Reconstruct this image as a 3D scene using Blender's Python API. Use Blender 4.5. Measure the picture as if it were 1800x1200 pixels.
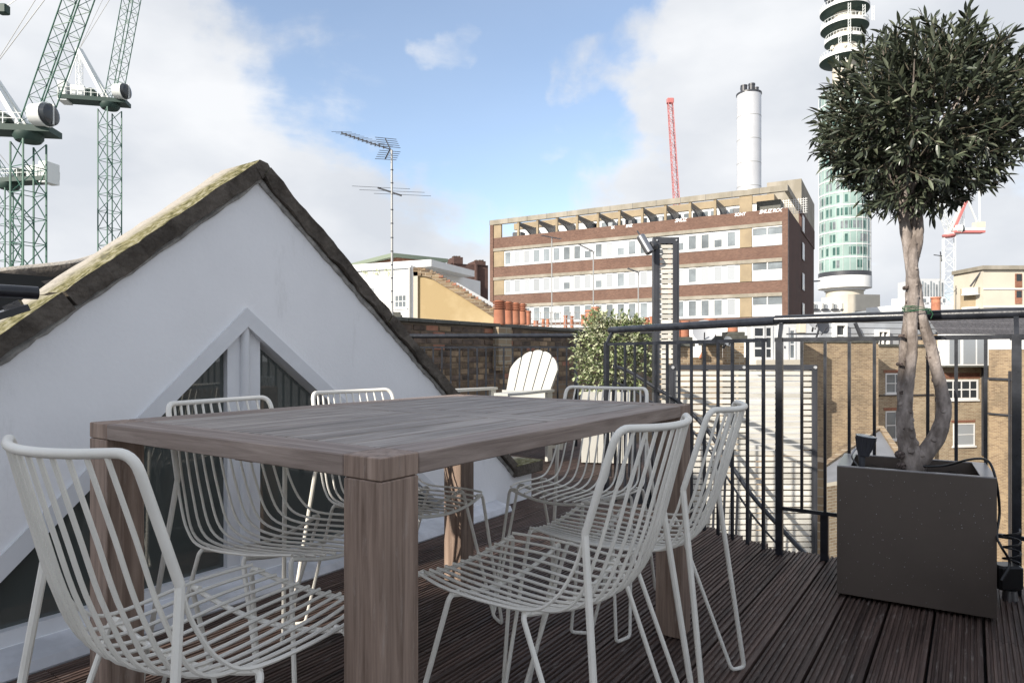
import bpy, math, random
from mathutils import Vector, Matrix, noise
R = math.radians
rnd = random.Random(7)
S = bpy.context.scene
C = S.collection
for o in list(bpy.data.objects): bpy.data.objects.remove(o)

# ------------------------------------------------------------------ camera
F = 1155.0; CH = 0.9; HZ = 625.0                # focal length and horizon in pixels of the 1800 px photograph
cam = bpy.data.cameras.new('camera'); co = bpy.data.objects.new('camera', cam); C.objects.link(co)
co.location = (0, 0, CH); co.rotation_euler = (R(90), 0, 0)
cam.sensor_width = 36; cam.lens = 36 * F / 1800; cam.shift_y = 25 / 1800
cam.clip_start = 0.05; cam.clip_end = 5000
S.camera = co

# ------------------------------------------------------------------ sky, sun, exposure
SUN_AZ = Vector((-0.73, -0.69, 0)).normalized(); SUN_EL = R(27)
w = bpy.data.worlds.new('World'); S.world = w; w.use_nodes = True
wn = w.node_tree.nodes; wl = w.node_tree.links; wn.clear()
def nd(nt, t, **kw):
    n = nt.nodes.new(t)
    for k, v in kw.items():
        if k in n.inputs.keys() if isinstance(k, str) else False: n.inputs[k].default_value = v
        else: setattr(n, k, v)
    return n
wt = w.node_tree
out = nd(wt, 'ShaderNodeOutputWorld'); sky = nd(wt, 'ShaderNodeTexSky')
sky.sky_type = 'NISHITA'; sky.sun_disc = False; sky.sun_elevation = SUN_EL
sky.sun_rotation = math.atan2(SUN_AZ.x, SUN_AZ.y); sky.air_density = 1.0; sky.dust_density = 0.6; sky.ozone_density = 2.0
bg = nd(wt, 'ShaderNodeBackground'); bg.inputs[1].default_value = 0.093
hs = nd(wt, 'ShaderNodeHueSaturation'); hs.inputs['Saturation'].default_value = 0.9; hs.inputs['Value'].default_value = 1.0
wl.new(sky.outputs[0], hs.inputs['Color']); wl.new(hs.outputs[0], bg.inputs[0])
cl = nd(wt, 'ShaderNodeBackground'); cl.inputs[1].default_value = 0.495
tc = nd(wt, 'ShaderNodeTexCoord'); mp = nd(wt, 'ShaderNodeMapping')
mp.inputs['Scale'].default_value = (1, 1, 2.0); mp.inputs['Location'].default_value = (0.3, 1.7, 0.2)
wl.new(tc.outputs['Generated'], mp.inputs['Vector'])
n1 = nd(wt, 'ShaderNodeTexNoise'); n1.inputs['Scale'].default_value = 4.2; n1.inputs['Detail'].default_value = 12
n1.inputs['Roughness'].default_value = 0.58; n1.inputs['Distortion'].default_value = 0.3
wl.new(mp.outputs[0], n1.inputs['Vector'])
acc = n1.outputs['Fac']
nw = nd(wt, 'ShaderNodeTexNoise'); nw.inputs['Scale'].default_value = 5.5; nw.inputs['Detail'].default_value = 7; wl.new(tc.outputs['Generated'], nw.inputs['Vector'])
nv = nd(wt, 'ShaderNodeVectorMath', operation='SUBTRACT'); wl.new(nw.outputs['Color'], nv.inputs[0]); nv.inputs[1].default_value = (.5, .5, .5)
nm_ = nd(wt, 'ShaderNodeVectorMath', operation='MULTIPLY_ADD'); wl.new(nv.outputs[0], nm_.inputs[0]); nm_.inputs[1].default_value = (.42, .42, .30); wl.new(tc.outputs['Generated'], nm_.inputs[2])
nn_ = nd(wt, 'ShaderNodeVectorMath', operation='NORMALIZE'); wl.new(nm_.outputs[0], nn_.inputs[0])
def blob(px, py, ang, wgt, acc):                 # a broad bank of cloud (wgt > 0) or a clearing (wgt < 0)
    d = Vector(((px - 900) / F, 1, (HZ - py) / F)).normalized()
    dt = nd(wt, 'ShaderNodeVectorMath', operation='DOT_PRODUCT'); dt.inputs[1].default_value = d
    wl.new(nn_.outputs[0], dt.inputs[0])
    mr = nd(wt, 'ShaderNodeMapRange'); mr.interpolation_type = 'SMOOTHSTEP'
    mr.inputs['From Min'].default_value = math.cos(R(ang)); mr.inputs['From Max'].default_value = 1
    mr.inputs['To Min'].default_value = 0; mr.inputs['To Max'].default_value = wgt
    wl.new(dt.outputs['Value'], mr.inputs['Value'])
    ad = nd(wt, 'ShaderNodeMath', operation='ADD'); wl.new(acc, ad.inputs[0]); wl.new(mr.outputs[0], ad.inputs[1])
    return ad.outputs[0]
for b in [(760, 40, 24, -0.22), (880, 240, 12, -0.15), (1060, 60, 9, -0.16), (560, 60, 12, -0.10), (1150, 240, 4, -0.08), (1760, 460, 10, -0.10),
          (120, 330, 26, 0.16), (330, 250, 14, 0.08), (1055, 165, 4.8, 0.34), (960, 190, 3, 0.16), (770, 75, 3, 0.24), (1300, 360, 14, 0.22), (1480, 150, 20, 0.22), (1290, 60, 9, 0.16), (1210, 120, 5, 0.10),
          (620, 420, 14, 0.12), (60, 0, 16, 0.12), (980, 350, 5, 0.08), (720, 560, 12, 0.12)]:
    acc = blob(*b, acc)
sz_ = nd(wt, 'ShaderNodeSeparateXYZ'); wl.new(tc.outputs['Generated'], sz_.inputs[0])      # cloud thickens towards the horizon
mz_ = nd(wt, 'ShaderNodeMapRange'); mz_.inputs['From Min'].default_value = 0.0; mz_.inputs['From Max'].default_value = 0.42; mz_.inputs['To Min'].default_value = 0.17; mz_.inputs['To Max'].default_value = 0.0
wl.new(sz_.outputs[2], mz_.inputs['Value']); az_ = nd(wt, 'ShaderNodeMath', operation='ADD'); wl.new(acc, az_.inputs[0]); wl.new(mz_.outputs[0], az_.inputs[1]); acc = az_.outputs[0]
cr = nd(wt, 'ShaderNodeValToRGB'); cr.color_ramp.elements[0].position = 0.33; cr.color_ramp.elements[1].position = 0.64
cr.color_ramp.elements[0].color = (0.10, 0.10, 0.10, 1)
cr.color_ramp.interpolation = 'EASE'
wl.new(acc, cr.inputs[0])
n2 = nd(wt, 'ShaderNodeTexNoise'); n2.inputs['Scale'].default_value = 3.1; n2.inputs['Detail'].default_value = 7
wl.new(mp.outputs[0], n2.inputs['Vector'])
cr2 = nd(wt, 'ShaderNodeValToRGB'); cr2.color_ramp.elements[0].position = 0.36; cr2.color_ramp.elements[1].position = 0.62
cr2.color_ramp.elements[0].color = (0.56, 0.59, 0.64, 1); cr2.color_ramp.elements[1].color = (0.745, 0.76, 0.785, 1)
wl.new(n2.outputs['Fac'], cr2.inputs[0]); wl.new(cr2.outputs[0], cl.inputs[0])
mx = nd(wt, 'ShaderNodeMixShader'); wl.new(cr.outputs[0], mx.inputs[0]); wl.new(bg.outputs[0], mx.inputs[1]); wl.new(cl.outputs[0], mx.inputs[2])
wl.new(mx.outputs[0], out.inputs[0])

sl = bpy.data.lights.new('sun', 'SUN'); sl.energy = 2.75; sl.angle = R(0.6); sl.color = (1, 0.93, 0.82)
so = bpy.data.objects.new('sun', sl); C.objects.link(so)
sd = Vector((SUN_AZ.x * math.cos(SUN_EL), SUN_AZ.y * math.cos(SUN_EL), math.sin(SUN_EL)))
so.rotation_euler = sd.to_track_quat('Z', 'Y').to_euler(); so.location = (-20, -20, 20)
S.view_settings.view_transform = 'Standard'; S.view_settings.look = 'None'
S.view_settings.exposure = 1.36; S.view_settings.gamma = 1; S.view_settings.use_curve_mapping = False
S.render.engine = 'CYCLES'

# ------------------------------------------------------------------ frames
YAW = R(-35)                                      # the deck's own axes: u across the table, v along it
MD = Matrix.Rotation(YAW, 4, 'Z')
def W(u, v, z=0): return MD @ Vector((u, v, z))
def at(x, y, Y): return Vector(((x - 900) / F * Y, Y, CH + (HZ - y) / F * Y))
def zat(y, Y): return CH + (HZ - y) / F * Y
def uv_of(x, v=None, u=None):                     # where the sight line through column x meets a line of constant u or v
    dx = (x - 900) / F
    a = (math.cos(YAW) * dx + math.sin(YAW)); b = (-math.sin(YAW) * dx + math.cos(YAW))
    Y = (v / b) if v is not None else (u / a)
    return a * Y, b * Y, Y

# ------------------------------------------------------------------ mesh builder
class MB:
    def __init__(s): s.v = []; s.f = []; s.sm = []
    def face(s, pts, smooth=False):
        n = len(s.v); s.v += [tuple(p) for p in pts]; s.f.append(tuple(range(n, n + len(pts)))); s.sm.append(smooth)
    def box(s, x0, x1, y0, y1, z0, z1, m=None):
        p = [Vector((x, y, z)) for z in (z0, z1) for y in (y0, y1) for x in (x0, x1)]
        if m is not None: p = [m @ q for q in p]
        n = len(s.v); s.v += [tuple(q) for q in p]
        for f in ((0, 2, 3, 1), (4, 5, 7, 6), (0, 1, 5, 4), (2, 6, 7, 3), (0, 4, 6, 2), (1, 3, 7, 5)):
            s.f.append(tuple(n + i for i in f)); s.sm.append(False)
        return s
    def cbox(s, x0, x1, y0, y1, z0, z1, c=0.004):  # box with chamfered edges
        cx = [(x0, x1), (x0 + c, x1 - c)]
        def ring(z, k): 
            a, b = x0 + k, x1 - k; d, e = y0 + k, y1 - k
            return [(a + c - (k and 0) , d, z), (b - c, d, z), (b, d + c, z), (b, e - c, z), (b - c, e, z), (a + c, e, z), (a, e - c, z), (a, d + c, z)]
        rs = [ring(z0, c), ring(z0 + c, 0), ring(z1 - c, 0), ring(z1, c)]
        n = len(s.v)
        for r in rs: s.v += r
        s.f.append(tuple(n + 7 - i for i in range(8))); s.f.append(tuple(n + 24 + i for i in range(8))); s.sm += [False, False]
        for k in range(3):
            for i in range(8):
                j = (i + 1) % 8
                s.f.append((n + k * 8 + i, n + k * 8 + j, n + k * 8 + 8 + j, n + k * 8 + 8 + i)); s.sm.append(False)
        return s
    def tube(s, pts, r, n=8, cap=True, smooth=True):
        pts = [Vector(p) for p in pts]; L = len(pts)
        rr = r if isinstance(r, (list, tuple)) else [r] * L
        base = len(s.v); prev = None
        for i, p in enumerate(pts):
            d = (pts[min(i + 1, L - 1)] - pts[max(i - 1, 0)])
            if d.length < 1e-9: d = Vector((0, 0, 1))
            d.normalize()
            if prev is None:
                a = d.cross(Vector((0, 0, 1)))
                if a.length < 1e-3: a = d.cross(Vector((0, 1, 0)))
            else:
                a = prev - d * prev.dot(d)
                if a.length < 1e-4: a = d.orthogonal()
            a.normalize(); prev = a; b = d.cross(a)
            for k in range(n):
                t = 2 * math.pi * k / n
                s.v.append(tuple(p + (a * math.cos(t) + b * math.sin(t)) * rr[i]))
        for i in range(L - 1):
            for k in range(n):
                j = (k + 1) % n
                s.f.append((base + i * n + k, base + i * n + j, base + (i + 1) * n + j, base + (i + 1) * n + k)); s.sm.append(smooth)
        if cap:
            s.f.append(tuple(base + n - 1 - k for k in range(n))); s.f.append(tuple(base + (L - 1) * n + k for k in range(n))); s.sm += [False, False]
        return s
    def bar(s, a, b, wd, dp=None):                # square bar between two points
        dp = dp or wd; a = Vector(a); b = Vector(b); d = (b - a).normalized()
        x = d.cross(Vector((0, 0, 1)))
        if x.length < 1e-3: x = Vector((1, 0, 0))
        x.normalize(); y = d.cross(x); n = len(s.v)
        for p in (a, b):
            for i, j in ((-1, -1), (1, -1), (1, 1), (-1, 1)): s.v.append(tuple(p + x * i * wd / 2 + y * j * dp / 2))
        for i in range(4):
            j = (i + 1) % 4; s.f.append((n + i, n + j, n + 4 + j, n + 4 + i)); s.sm.append(False)
        s.f.append((n + 3, n + 2, n + 1, n)); s.f.append((n + 4, n + 5, n + 6, n + 7)); s.sm += [False, False]
        return s
    def lathe(s, prof, n=24, c=(0, 0, 0), smooth=True):
        base = len(s.v)
        for r, z in prof:
            for k in range(n):
                t = 2 * math.pi * k / n; s.v.append((c[0] + r * math.cos(t), c[1] + r * math.sin(t), c[2] + z))
        for i in range(len(prof) - 1):
            for k in range(n):
                j = (k + 1) % n
                s.f.append((base + i * n + k, base + i * n + j, base + (i + 1) * n + j, base + (i + 1) * n + k)); s.sm.append(smooth)
        s.f.append(tuple(base + n - 1 - k for k in range(n))); s.f.append(tuple(base + (len(prof) - 1) * n + k for k in range(n))); s.sm += [False, False]
        return s
    def prism(s, poly, d0, d1, axis='x'):         # polygon given in the two other axes, extruded along axis
        def P(a, b, d): return {'x': (d, a, b), 'y': (a, d, b), 'z': (a, b, d)}[axis]
        n = len(poly); b0 = len(s.v)
        s.v += [P(a, b, d0) for a, b in poly] + [P(a, b, d1) for a, b in poly]
        s.f.append(tuple(b0 + i for i in range(n))); s.f.append(tuple(b0 + 2 * n - 1 - i for i in range(n))); s.sm += [False, False]
        for i in range(n):
            j = (i + 1) % n; s.f.append((b0 + i, b0 + n + i, b0 + n + j, b0 + j)); s.sm.append(False)
        return s
    def mesh(s, name, mat=None):
        me = bpy.data.meshes.new(name); me.from_pydata(s.v, [], s.f); me.update()
        me.polygons.foreach_set('use_smooth', s.sm)
        if mat: me.materials.append(mat)
        import bmesh
        bm = bmesh.new(); bm.from_mesh(me); bmesh.ops.recalc_face_normals(bm, faces=bm.faces); bm.to_mesh(me); bm.free()
        if any(s.sm): me.set_sharp_from_angle(angle=R(38))
        return me
    def build(s, name, mat, parent=None, loc=None, rot=None):
        o = bpy.data.objects.new(name, s.mesh(name, mat)); C.objects.link(o)
        if parent: o.parent = parent
        if loc is not None: o.location = loc
        if rot is not None: o.rotation_euler = rot
        return o
def inst(src, parent=None, loc=None, rot=None, name=None):
    o = src.copy(); C.objects.link(o)
    o.parent = parent
    if loc is not None: o.location = loc
    if rot is not None: o.rotation_euler = rot
    return o
def tag(o, label, cat, group=None, kind=None):
    if label: o['label'] = label
    if cat: o['category'] = cat
    if group: o['group'] = group
    if kind: o['kind'] = kind
    return o
def struct(o): o['kind'] = 'structure'; return o
def thing(name, label, cat, loc=(0, 0, 0), rz=0, group=None):
    o = bpy.data.objects.new(name, None); C.objects.link(o); o.location = loc; o.rotation_euler = (0, 0, rz); o.empty_display_size = .1
    return tag(o, label, cat, group)
def copy_tree(o, parent=None):
    c = o.copy(); C.objects.link(c); c.parent = parent
    for ch in kids[o]: copy_tree2(ch, c)
    return c
def children_map():
    m = {}
    for o in bpy.data.objects:
        m.setdefault(o, [])
    for o in bpy.data.objects:
        if o.parent: m.setdefault(o.parent, []).append(o)
    return m
def copy_tree2(o, parent):
    c = o.copy(); C.objects.link(c); c.parent = parent
    for ch in kids.get(o, []): copy_tree2(ch, c)
    return c
def smooth_path(pts, k=5):                         # Catmull-Rom
    pts = [Vector(p) for p in pts]; P = [pts[0] * 2 - pts[1]] + pts + [pts[-1] * 2 - pts[-2]]; o = []
    for i in range(1, len(P) - 2):
        for j in range(k):
            t = j / k; a, b, c, d = P[i - 1], P[i], P[i + 1], P[i + 2]
            o.append(0.5 * ((2 * b) + (c - a) * t + (2 * a - 5 * b + 4 * c - d) * t * t + (-a + 3 * b - 3 * c + d) * t ** 3))
    o.append(P[-2]); return o
def fillet(pts, r, k=4):                            # polyline with rounded corners
    pts = [Vector(p) for p in pts]; o = [pts[0]]
    for i in range(1, len(pts) - 1):
        a, b, c = pts[i - 1], pts[i], pts[i + 1]
        ra = min(r, (a - b).length * .45); rc = min(r, (c - b).length * .45)
        p = b + (a - b).normalized() * ra; q = b + (c - b).normalized() * rc
        for j in range(k + 1):
            t = j / k; o.append(p * (1 - t) ** 2 + b * 2 * t * (1 - t) + q * t * t)
    o.append(pts[-1]); return o

# ------------------------------------------------------------------ materials
def mat(name, col, rough=0.6, metal=0, spec=0.5, var=0.0, scale=6, bump=0, bscale=60, objvar=0, col2=None, stretch=None, coords='Object', c2pos=(0.4, 0.65), trans=0, detail=6):
    m = bpy.data.materials.new(name); m.use_nodes = True; t = m.node_tree; b = t.nodes['Principled BSDF']; L = t.links
    b.inputs['Roughness'].default_value = rough; b.inputs['Metallic'].default_value = metal; b.inputs['Specular IOR Level'].default_value = spec
    b.inputs['Base Color'].default_value = (*col, 1)
    tcn = nd(t, 'ShaderNodeTexCoord'); mpn = nd(t, 'ShaderNodeMapping'); L.new(tcn.outputs[coords], mpn.inputs[0])
    if stretch: mpn.inputs['Scale'].default_value = stretch
    oi = nd(t, 'ShaderNodeObjectInfo')
    if coords == 'Object':                         # shift the pattern from object to object
        cmb = nd(t, 'ShaderNodeMath', operation='MULTIPLY'); cmb.inputs[1].default_value = 37.0; L.new(oi.outputs['Random'], cmb.inputs[0])
        vec = nd(t, 'ShaderNodeCombineXYZ'); L.new(cmb.outputs[0], vec.inputs[0]); L.new(cmb.outputs[0], vec.inputs[1]); L.new(cmb.outputs[0], vec.inputs[2])
        L.new(vec.outputs[0], mpn.inputs['Location'])
    last = None
    if var or col2:
        n = nd(t, 'ShaderNodeTexNoise'); n.inputs['Scale'].default_value = scale; n.inputs['Detail'].default_value = detail; n.inputs['Roughness'].default_value = .6
        L.new(mpn.outputs[0], n.inputs['Vector'])
        r = nd(t, 'ShaderNodeValToRGB'); r.color_ramp.elements[0].position = c2pos[0]; r.color_ramp.elements[1].position = c2pos[1]
        if col2: r.color_ramp.elements[0].color = (*col, 1); r.color_ramp.elements[1].color = (*col2, 1)
        else:
            r.color_ramp.elements[0].color = (*[c * (1 - var) for c in col], 1); r.color_ramp.elements[1].color = (*[min(1, c * (1 + var)) for c in col], 1)
        L.new(n.outputs['Fac'], r.inputs[0]); last = r.outputs[0]
        mr = nd(t, 'ShaderNodeMapRange'); mr.inputs['To Min'].default_value = max(.02, rough - .08); mr.inputs['To Max'].default_value = min(1, rough + .08)
        L.new(n.outputs['Fac'], mr.inputs['Value']); L.new(mr.outputs[0], b.inputs['Roughness'])
    if objvar:
        h = nd(t, 'ShaderNodeHueSaturation')
        if last: L.new(last, h.inputs['Color'])
        else: h.inputs['Color'].default_value = (*col, 1)
        mr = nd(t, 'ShaderNodeMapRange'); mr.inputs['To Min'].default_value = 1 - objvar; mr.inputs['To Max'].default_value = 1 + objvar
        L.new(oi.outputs['Random'], mr.inputs['Value']); L.new(mr.outputs[0], h.inputs['Value']); last = h.outputs[0]
    if last: L.new(last, b.inputs['Base Color'])
    if bump:
        n = nd(t, 'ShaderNodeTexNoise'); n.inputs['Scale'].default_value = bscale; n.inputs['Detail'].default_value = 5
        L.new(mpn.outputs[0], n.inputs['Vector'])
        bp = nd(t, 'ShaderNodeBump'); bp.inputs['Strength'].default_value = bump; bp.inputs['Distance'].default_value = .01
        L.new(n.outputs['Fac'], bp.inputs['Height']); L.new(bp.outputs[0], b.inputs['Normal'])
    if trans:
        b.inputs['Transmission Weight'].default_value = trans
    return m
def brickmat(name, c1, c2, mortar, sc=1.0, dirt=(0.05, 0.045, 0.04), dirtamt=.5, patch=0.5, bw=.225, bh=.075):
    m = bpy.data.materials.new(name); m.use_nodes = True; t = m.node_tree; b = t.nodes['Principled BSDF']; L = t.links
    b.inputs['Roughness'].default_value = .9; b.inputs['Specular IOR Level'].default_value = .2
    tcn = nd(t, 'ShaderNodeTexCoord'); sp = nd(t, 'ShaderNodeSeparateXYZ'); L.new(tcn.outputs['Object'], sp.inputs[0])
    ad = nd(t, 'ShaderNodeMath', operation='ADD'); L.new(sp.outputs[0], ad.inputs[0]); L.new(sp.outputs[1], ad.inputs[1])
    cb = nd(t, 'ShaderNodeCombineXYZ'); L.new(ad.outputs[0], cb.inputs[0]); L.new(sp.outputs[2], cb.inputs[1])
    br = nd(t, 'ShaderNodeTexBrick'); L.new(cb.outputs[0], br.inputs['Vector'])
    br.inputs['Scale'].default_value = 1; br.inputs['Brick Width'].default_value = bw * sc; br.inputs['Row Height'].default_value = bh * sc
    br.inputs['Mortar Size'].default_value = .009 * sc; br.inputs['Mortar Smooth'].default_value = .3
    br.inputs['Color1'].default_value = (*c1, 1); br.inputs['Color2'].default_value = (*c2, 1); br.inputs['Mortar'].default_value = (*mortar, 1)
    n = nd(t, 'ShaderNodeTexNoise'); n.inputs['Scale'].default_value = patch; n.inputs['Detail'].default_value = 8; n.inputs['Roughness'].default_value = .65
    L.new(tcn.outputs['Object'], n.inputs['Vector'])
    r = nd(t, 'ShaderNodeValToRGB'); r.color_ramp.elements[0].position = .45; r.color_ramp.elements[1].position = .72
    r.color_ramp.elements[0].color = (0, 0, 0, 1); r.color_ramp.elements[1].color = (dirtamt, dirtamt, dirtamt, 1); L.new(n.outputs['Fac'], r.inputs[0])
    mx = nd(t, 'ShaderNodeMixRGB'); L.new(r.outputs[0], mx.inputs[0]); L.new(br.outputs['Color'], mx.inputs[1]); mx.inputs[2].default_value = (*dirt, 1)
    L.new(mx.outputs[0], b.inputs['Base Color'])
    bp = nd(t, 'ShaderNodeBump'); bp.inputs['Strength'].default_value = .6; bp.inputs['Distance'].default_value = .01; bp.invert = True
    L.new(br.outputs['Fac'], bp.inputs['Height']); L.new(bp.outputs[0], b.inputs['Normal'])
    return m
def glassmat(name, col, rough=.05, see=.35, spec=.5):
    m = bpy.data.materials.new(name); m.use_nodes = True; t = m.node_tree; b = t.nodes['Principled BSDF']; L = t.links
    b.inputs['Base Color'].default_value = (*col, 1); b.inputs['Roughness'].default_value = rough; b.inputs['Specular IOR Level'].default_value = spec
    if see:
        tr = nd(t, 'ShaderNodeBsdfTransparent'); tr.inputs[0].default_value = (.75, .8, .78, 1)
        mxs = nd(t, 'ShaderNodeMixShader'); mxs.inputs[0].default_value = see
        L.new(b.outputs[0], mxs.inputs[1]); L.new(tr.outputs[0], mxs.inputs[2]); L.new(mxs.outputs[0], t.nodes['Material Output'].inputs[0])
    return m
M = {}
M['chair'] = mat('painted_wire', (.80, .77, .70), .38, var=.05, scale=9, bump=.05, bscale=300)
def woodmat(name, ca, cb, rough=.6, sx=(1.2, 26, 26), bump=.25, objvar=.1):
    m = bpy.data.materials.new(name); m.use_nodes = True; t = m.node_tree; b = t.nodes['Principled BSDF']; L = t.links
    b.inputs['Roughness'].default_value = rough; b.inputs['Specular IOR Level'].default_value = .35
    tcn = nd(t, 'ShaderNodeTexCoord'); mpn = nd(t, 'ShaderNodeMapping'); mpn.inputs['Scale'].default_value = sx; L.new(tcn.outputs['Object'], mpn.inputs[0])
    oi = nd(t, 'ShaderNodeObjectInfo'); mu = nd(t, 'ShaderNodeMath', operation='MULTIPLY'); mu.inputs[1].default_value = 71; L.new(oi.outputs['Random'], mu.inputs[0])
    vec = nd(t, 'ShaderNodeCombineXYZ')
    for i in range(3): L.new(mu.outputs[0], vec.inputs[i])
    L.new(vec.outputs[0], mpn.inputs['Location'])
    n = nd(t, 'ShaderNodeTexNoise'); n.inputs['Scale'].default_value = 2.2; n.inputs['Detail'].default_value = 9; n.inputs['Roughness'].default_value = .65; n.inputs['Distortion'].default_value = .6
    L.new(mpn.outputs[0], n.inputs['Vector'])
    r = nd(t, 'ShaderNodeValToRGB'); r.color_ramp.elements[0].position = .33; r.color_ramp.elements[1].position = .68
    r.color_ramp.elements[0].color = (*ca, 1); r.color_ramp.elements[1].color = (*cb, 1); L.new(n.outputs['Fac'], r.inputs[0])
    n2 = nd(t, 'ShaderNodeTexNoise'); n2.inputs['Scale'].default_value = 3; n2.inputs['Detail'].default_value = 4; L.new(tcn.outputs['Object'], n2.inputs['Vector'])
    h = nd(t, 'ShaderNodeHueSaturation'); L.new(r.outputs[0], h.inputs['Color'])
    a = nd(t, 'ShaderNodeMath', operation='MULTIPLY_ADD'); a.inputs[1].default_value = .6; L.new(n2.outputs['Fac'], a.inputs[0])
    mr = nd(t, 'ShaderNodeMapRange'); mr.inputs['To Min'].default_value = .7 - objvar; mr.inputs['To Max'].default_value = .7 + objvar
    L.new(oi.outputs['Random'], mr.inputs['Value']); L.new(mr.outputs[0], a.inputs[2]); L.new(a.outputs[0], h.inputs['Value'])
    L.new(h.outputs[0], b.inputs['Base Color'])
    bp = nd(t, 'ShaderNodeBump'); bp.inputs['Strength'].default_value = bump; bp.inputs['Distance'].default_value = .004
    L.new(n.outputs['Fac'], bp.inputs['Height']); L.new(bp.outputs[0], b.inputs['Normal'])
    return m
M['top_wood'] = woodmat('weathered_teak', (.16, .137, .12), (.44, .385, .345), .66)
M['edge_wood'] = woodmat('weathered_teak_edge', (.16, .12, .10), (.36, .29, .25), .6)
M['leg_wood'] = woodmat('teak_leg', (.145, .098, .074), (.36, .265, .21), .6, sx=(26, 26, 1.2))
def addwear(m, col, amt, sc):
    t = m.node_tree; L = t.links; b = t.nodes['Principled BSDF']; old = b.inputs['Base Color'].links[0].from_socket
    tcn = nd(t, 'ShaderNodeTexCoord'); mp_ = nd(t, 'ShaderNodeMapping'); mp_.inputs['Scale'].default_value = sc; L.new(tcn.outputs['Object'], mp_.inputs[0])
    oi = nd(t, 'ShaderNodeObjectInfo'); mu = nd(t, 'ShaderNodeMath', operation='MULTIPLY'); mu.inputs[1].default_value = 53; L.new(oi.outputs['Random'], mu.inputs[0])
    vec = nd(t, 'ShaderNodeCombineXYZ')
    for i in range(3): L.new(mu.outputs[0], vec.inputs[i])
    L.new(vec.outputs[0], mp_.inputs['Location'])
    n = nd(t, 'ShaderNodeTexNoise'); n.inputs['Scale'].default_value = 1; n.inputs['Detail'].default_value = 8; n.inputs['Roughness'].default_value = .75; L.new(mp_.outputs[0], n.inputs['Vector'])
    r = nd(t, 'ShaderNodeValToRGB'); r.color_ramp.elements[0].position = .56; r.color_ramp.elements[1].position = .70; r.color_ramp.elements[1].color = (amt, amt, amt, 1); L.new(n.outputs['Fac'], r.inputs[0])
    mx = nd(t, 'ShaderNodeMixRGB'); L.new(r.outputs[0], mx.inputs[0]); L.new(old, mx.inputs[1]); mx.inputs[2].default_value = (*col, 1); L.new(mx.outputs[0], b.inputs['Base Color'])
M['deck'] = woodmat('dark_deck', (.032, .020, .016), (.14, .092, .075), .58, sx=(24, 1.0, 24), bump=.4, objvar=.22)
addwear(M['deck'], (.26, .23, .21), .75, (60, 9, 60)); addwear(M['top_wood'], (.42, .39, .36), .6, (7, 50, 50)); addwear(M['leg_wood'], (.40, .34, .30), .5, (60, 60, 10))
M['black_metal'] = mat('black_gloss_metal', (.018, .020, .026), .30, var=.3, scale=20, bump=.05, bscale=120)
M['plaster'] = mat('white_render', (.86, .86, .87), .85, var=.02, scale=3, bump=.12, bscale=70, spec=.2)
M['frame'] = mat('grey_white_frame', (.70, .71, .73), .5, var=.04, scale=5, bump=.04, bscale=50)
M['lead'] = mat('painted_flashing', (.50, .51, .54), .45, col2=(.72, .73, .77), scale=5, bump=.3, bscale=14)
M['upstand'] = mat('dark_roof_felt', (.035, .038, .045), .8, var=.4, scale=8, bump=.3, bscale=60)
addwear(M['plaster'], (.62, .62, .61), .5, (5, 5, 1.2))
M['glass'] = glassmat('window_glass', (.075, .085, .080), .015, .12, 1.0)
M['farglass'] = mat('far_window_glass', (.20, .225, .24), .12, var=.25, scale=.5, objvar=.25)
M['farglass_dark'] = mat('far_window_glass_dark', (.03, .035, .04), .15, objvar=.3)
M['blind'] = mat('white_blind', (.30, .32, .34), .5, objvar=.14)
M['curtain'] = mat('curtain', (.30, .30, .28), .9, var=.4, scale=3, stretch=(1, 14, .3))
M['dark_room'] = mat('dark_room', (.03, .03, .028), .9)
M['mortar'] = mat('mortar', (.32, .31, .29), .95, var=.3, scale=20, bump=.6, bscale=60)
M['white_paint'] = mat('white_painted_wood', (.47, .46, .425), .5, var=.05, scale=4, bump=.06, bscale=40, objvar=.04)
M['slat'] = mat('weathered_white_slat', (.48, .46, .41), .7, col2=(.66, .64, .59), scale=3, stretch=(1, 8, 8), bump=.1, objvar=.1)
M['planter'] = mat('taupe_planter', (.085, .067, .055), .5, var=.10, scale=3)
M['planter_lip'] = mat('planter_lip', (.30, .29, .29), .3, var=.1)
M['soil'] = mat('soil', (.02, .015, .012), .95, col2=(.06, .045, .035), scale=30, bump=1, bscale=50)
M['bark'] = mat('olive_bark', (.13, .105, .09), .8, col2=(.36, .31, .28), scale=22, bump=.9, bscale=45, stretch=(1, 1, .5))
M['leaf'] = mat('olive_leaf', (.042, .052, .034), .34, objvar=.3, spec=.5, var=.4, scale=9)
M['leaf_light'] = mat('olive_leaf_pale', (.13, .15, .095), .5, objvar=.3, var=.3, scale=9)
M['scar'] = mat('pruning_scar', (.05, .035, .03), .9, col2=(.22, .17, .15), scale=120, bump=1, bscale=200)
M['twig'] = mat('twig', (.10, .085, .06), .8)
M['bushleaf'] = mat('bush_leaf', (.30, .35, .16), .5, col2=(.62, .63, .44), scale=5, objvar=.2)
M['bushleaf_green'] = mat('bush_leaf_green', (.12, .17, .06), .5, objvar=.2)
M['steel'] = mat('brushed_steel', (.30, .30, .31), .32, metal=.9)
M['screw'] = mat('steel_screw', (.7, .7, .7), .3, metal=.6)
M['charcoal'] = mat('charcoal_frame', (.045, .047, .055), .4, var=.15, scale=4)
M['green_tie'] = mat('green_twine', (.02, .10, .045), .6)
M['cable'] = mat('black_cable', (.01, .01, .011), .35)
M['stone_slab'] = mat('dark_stone', (.055, .055, .045), .6, col2=(.10, .10, .085), scale=5, bump=.3)
M['slate'] = mat('roof_slate', (.10, .095, .10), .6, objvar=.2, var=.2, scale=5)
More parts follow.
